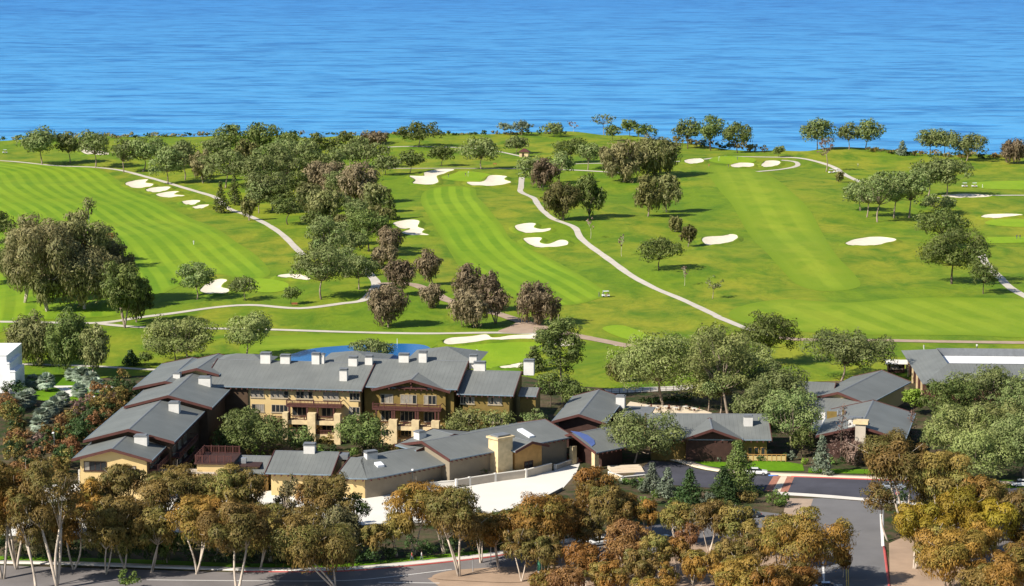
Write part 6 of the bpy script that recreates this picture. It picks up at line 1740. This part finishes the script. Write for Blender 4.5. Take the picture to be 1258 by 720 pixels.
pole(883, 198, 2.4, 'flagstick with white flag on the right green', 'flagstick', 'flagstick', 'flag', 'white_paint', 0.03)
pole(488, 423, 1.6, 'white marker post at the far edge of the pond', 'marker_post', 'post', None, 'white_paint', 0.06)

A = G(668, 703); fr = Frame(A[0], A[1], 20)
ub = empty('utility_box', (A[0], A[1], 0), 'green metal utility box on the dirt under gum trees', 'utility box')
m = MB(); m.prism(fr, [(-0.9, 0.1), (0.9, 0.1), (0.9, 1.9), (0.7, 2.1), (-0.9, 2.1)], -0.9, 0.9); m.build('cabinet', 'utility_green', ub, tuple(ub.location))
m = MB(); m.box(fr, -1.1, 1.1, -1.1, 1.1, 0, 0.25); m.build('base', 'kerb_concrete', ub, tuple(ub.location))
# fence behind the patio
A = G(742, 484)
fe = empty('patio_fence', (A[0], A[1], 0), 'thin dark post fence behind the patio hedge', 'fence')
fr = Frame(A[0], A[1], math.degrees(math.atan2(G(856, 480)[1] - A[1], G(856, 480)[0] - A[0])))
Lf = math.hypot(G(856, 480)[1] - A[1], G(856, 480)[0] - A[0])
for i in range(13):
    m = MB(); m.box(fr, Lf * i / 12 - 0.06, Lf * i / 12 + 0.06, -0.06, 0.06, 0, 1.25); m.build('post', 'black_metal', fe, (A[0], A[1], 0))
for z in (0.5, 1.05):
    m = MB(); m.box(fr, 0, Lf, 0.065, 0.1, z, z + 0.06); m.build('rail', 'black_metal', fe, (A[0], A[1], 0))
# patio furniture
rr = random.Random(3)
def patio_set(px, py, label):
    x, y = G(px, py); L = (x, y, 0.15); fr = Frame(x, y, rr.uniform(0, 90), 0.15)
    root = empty('patio_table', L, label, 'table', 'patio tables')
    m = MB(); m.tube([(x, y, 0.15 + 0.70), (x, y, 0.15 + 0.75)], [0.6, 0.6], 12); m.build('table_top', 'chimney_white', root, L)
    m = MB(); m.tube([(x, y, 0.15), (x, y, 0.849)], [0.08, 0.05], 6); m.build('leg', 'black_metal', root, L)
    for k in range(3):
        a = fr.sub(0, 0, k * 120 + 20); q = a.w(1.15, 0, 0); Lc = (q[0], q[1], 0.15)
        ch = empty('patio_chair', Lc, 'small brown chair at the patio table that is ' + label.split(', ')[1], 'chair', 'patio chairs')
        m = MB(); m.box(a, 0.92, 1.38, -0.23, 0.23, 0.42, 0.47); m.build('seat', 'amber_wood', ch, Lc)
        m = MB(); m.box(a, 1.383, 1.43, -0.23, 0.23, 0.42, 0.9); m.build('backrest', 'maroon_timber', ch, Lc)
        for u, v in ((0.95, -0.2), (0.95, 0.16), (1.33, -0.2), (1.33, 0.16)):
            m = MB(); m.box(a, u, u + 0.05, v, v + 0.05, 0, 0.417); m.build('leg', 'black_metal', ch, Lc)
for q in ((795, 503), (806, 505), (818, 503.5), (830, 505), (842, 503.5), (853, 506)):
    patio_set(q[0], q[1], 'round pale patio table, %s from the gabled hall' % ('first', 'second', 'third', 'fourth', 'fifth', 'sixth')[int((q[0] - 793) // 11.5)])
# benches
def bench(px, py, deg, label):
    x, y = G(px, py); z = float(hgt(x, y)) + 0.05; L = (x, y, z); fr = Frame(x, y, deg, z)
    root = empty('park_bench', L, label, 'bench')
    for v in (0.0, 0.17, 0.34):
        m = MB(); m.box(fr, -0.9, 0.9, v, v + 0.14, 0.42, 0.47); m.build('seat_slat', 'terracotta', root, L)
    for z_ in (0.6, 0.8):
        m = MB(); m.box(fr, -0.9, 0.9, 0.5, 0.54, z_, z_ + 0.14); m.build('back_slat', 'terracotta', root, L)
    for u in (-0.8, 0.7):
        m = MB(); m.box(fr, u, u + 0.1, 0.02, 0.12, 0, 0.417); m.box(fr, u, u + 0.1, 0.545, 0.62, 0, 0.95); m.build('leg', 'dark_timber', root, L)
bench(362, 376, 10, 'brown bench under the small dark tree by the path')
bench(608, 203, 5, 'brown bench behind the middle green')
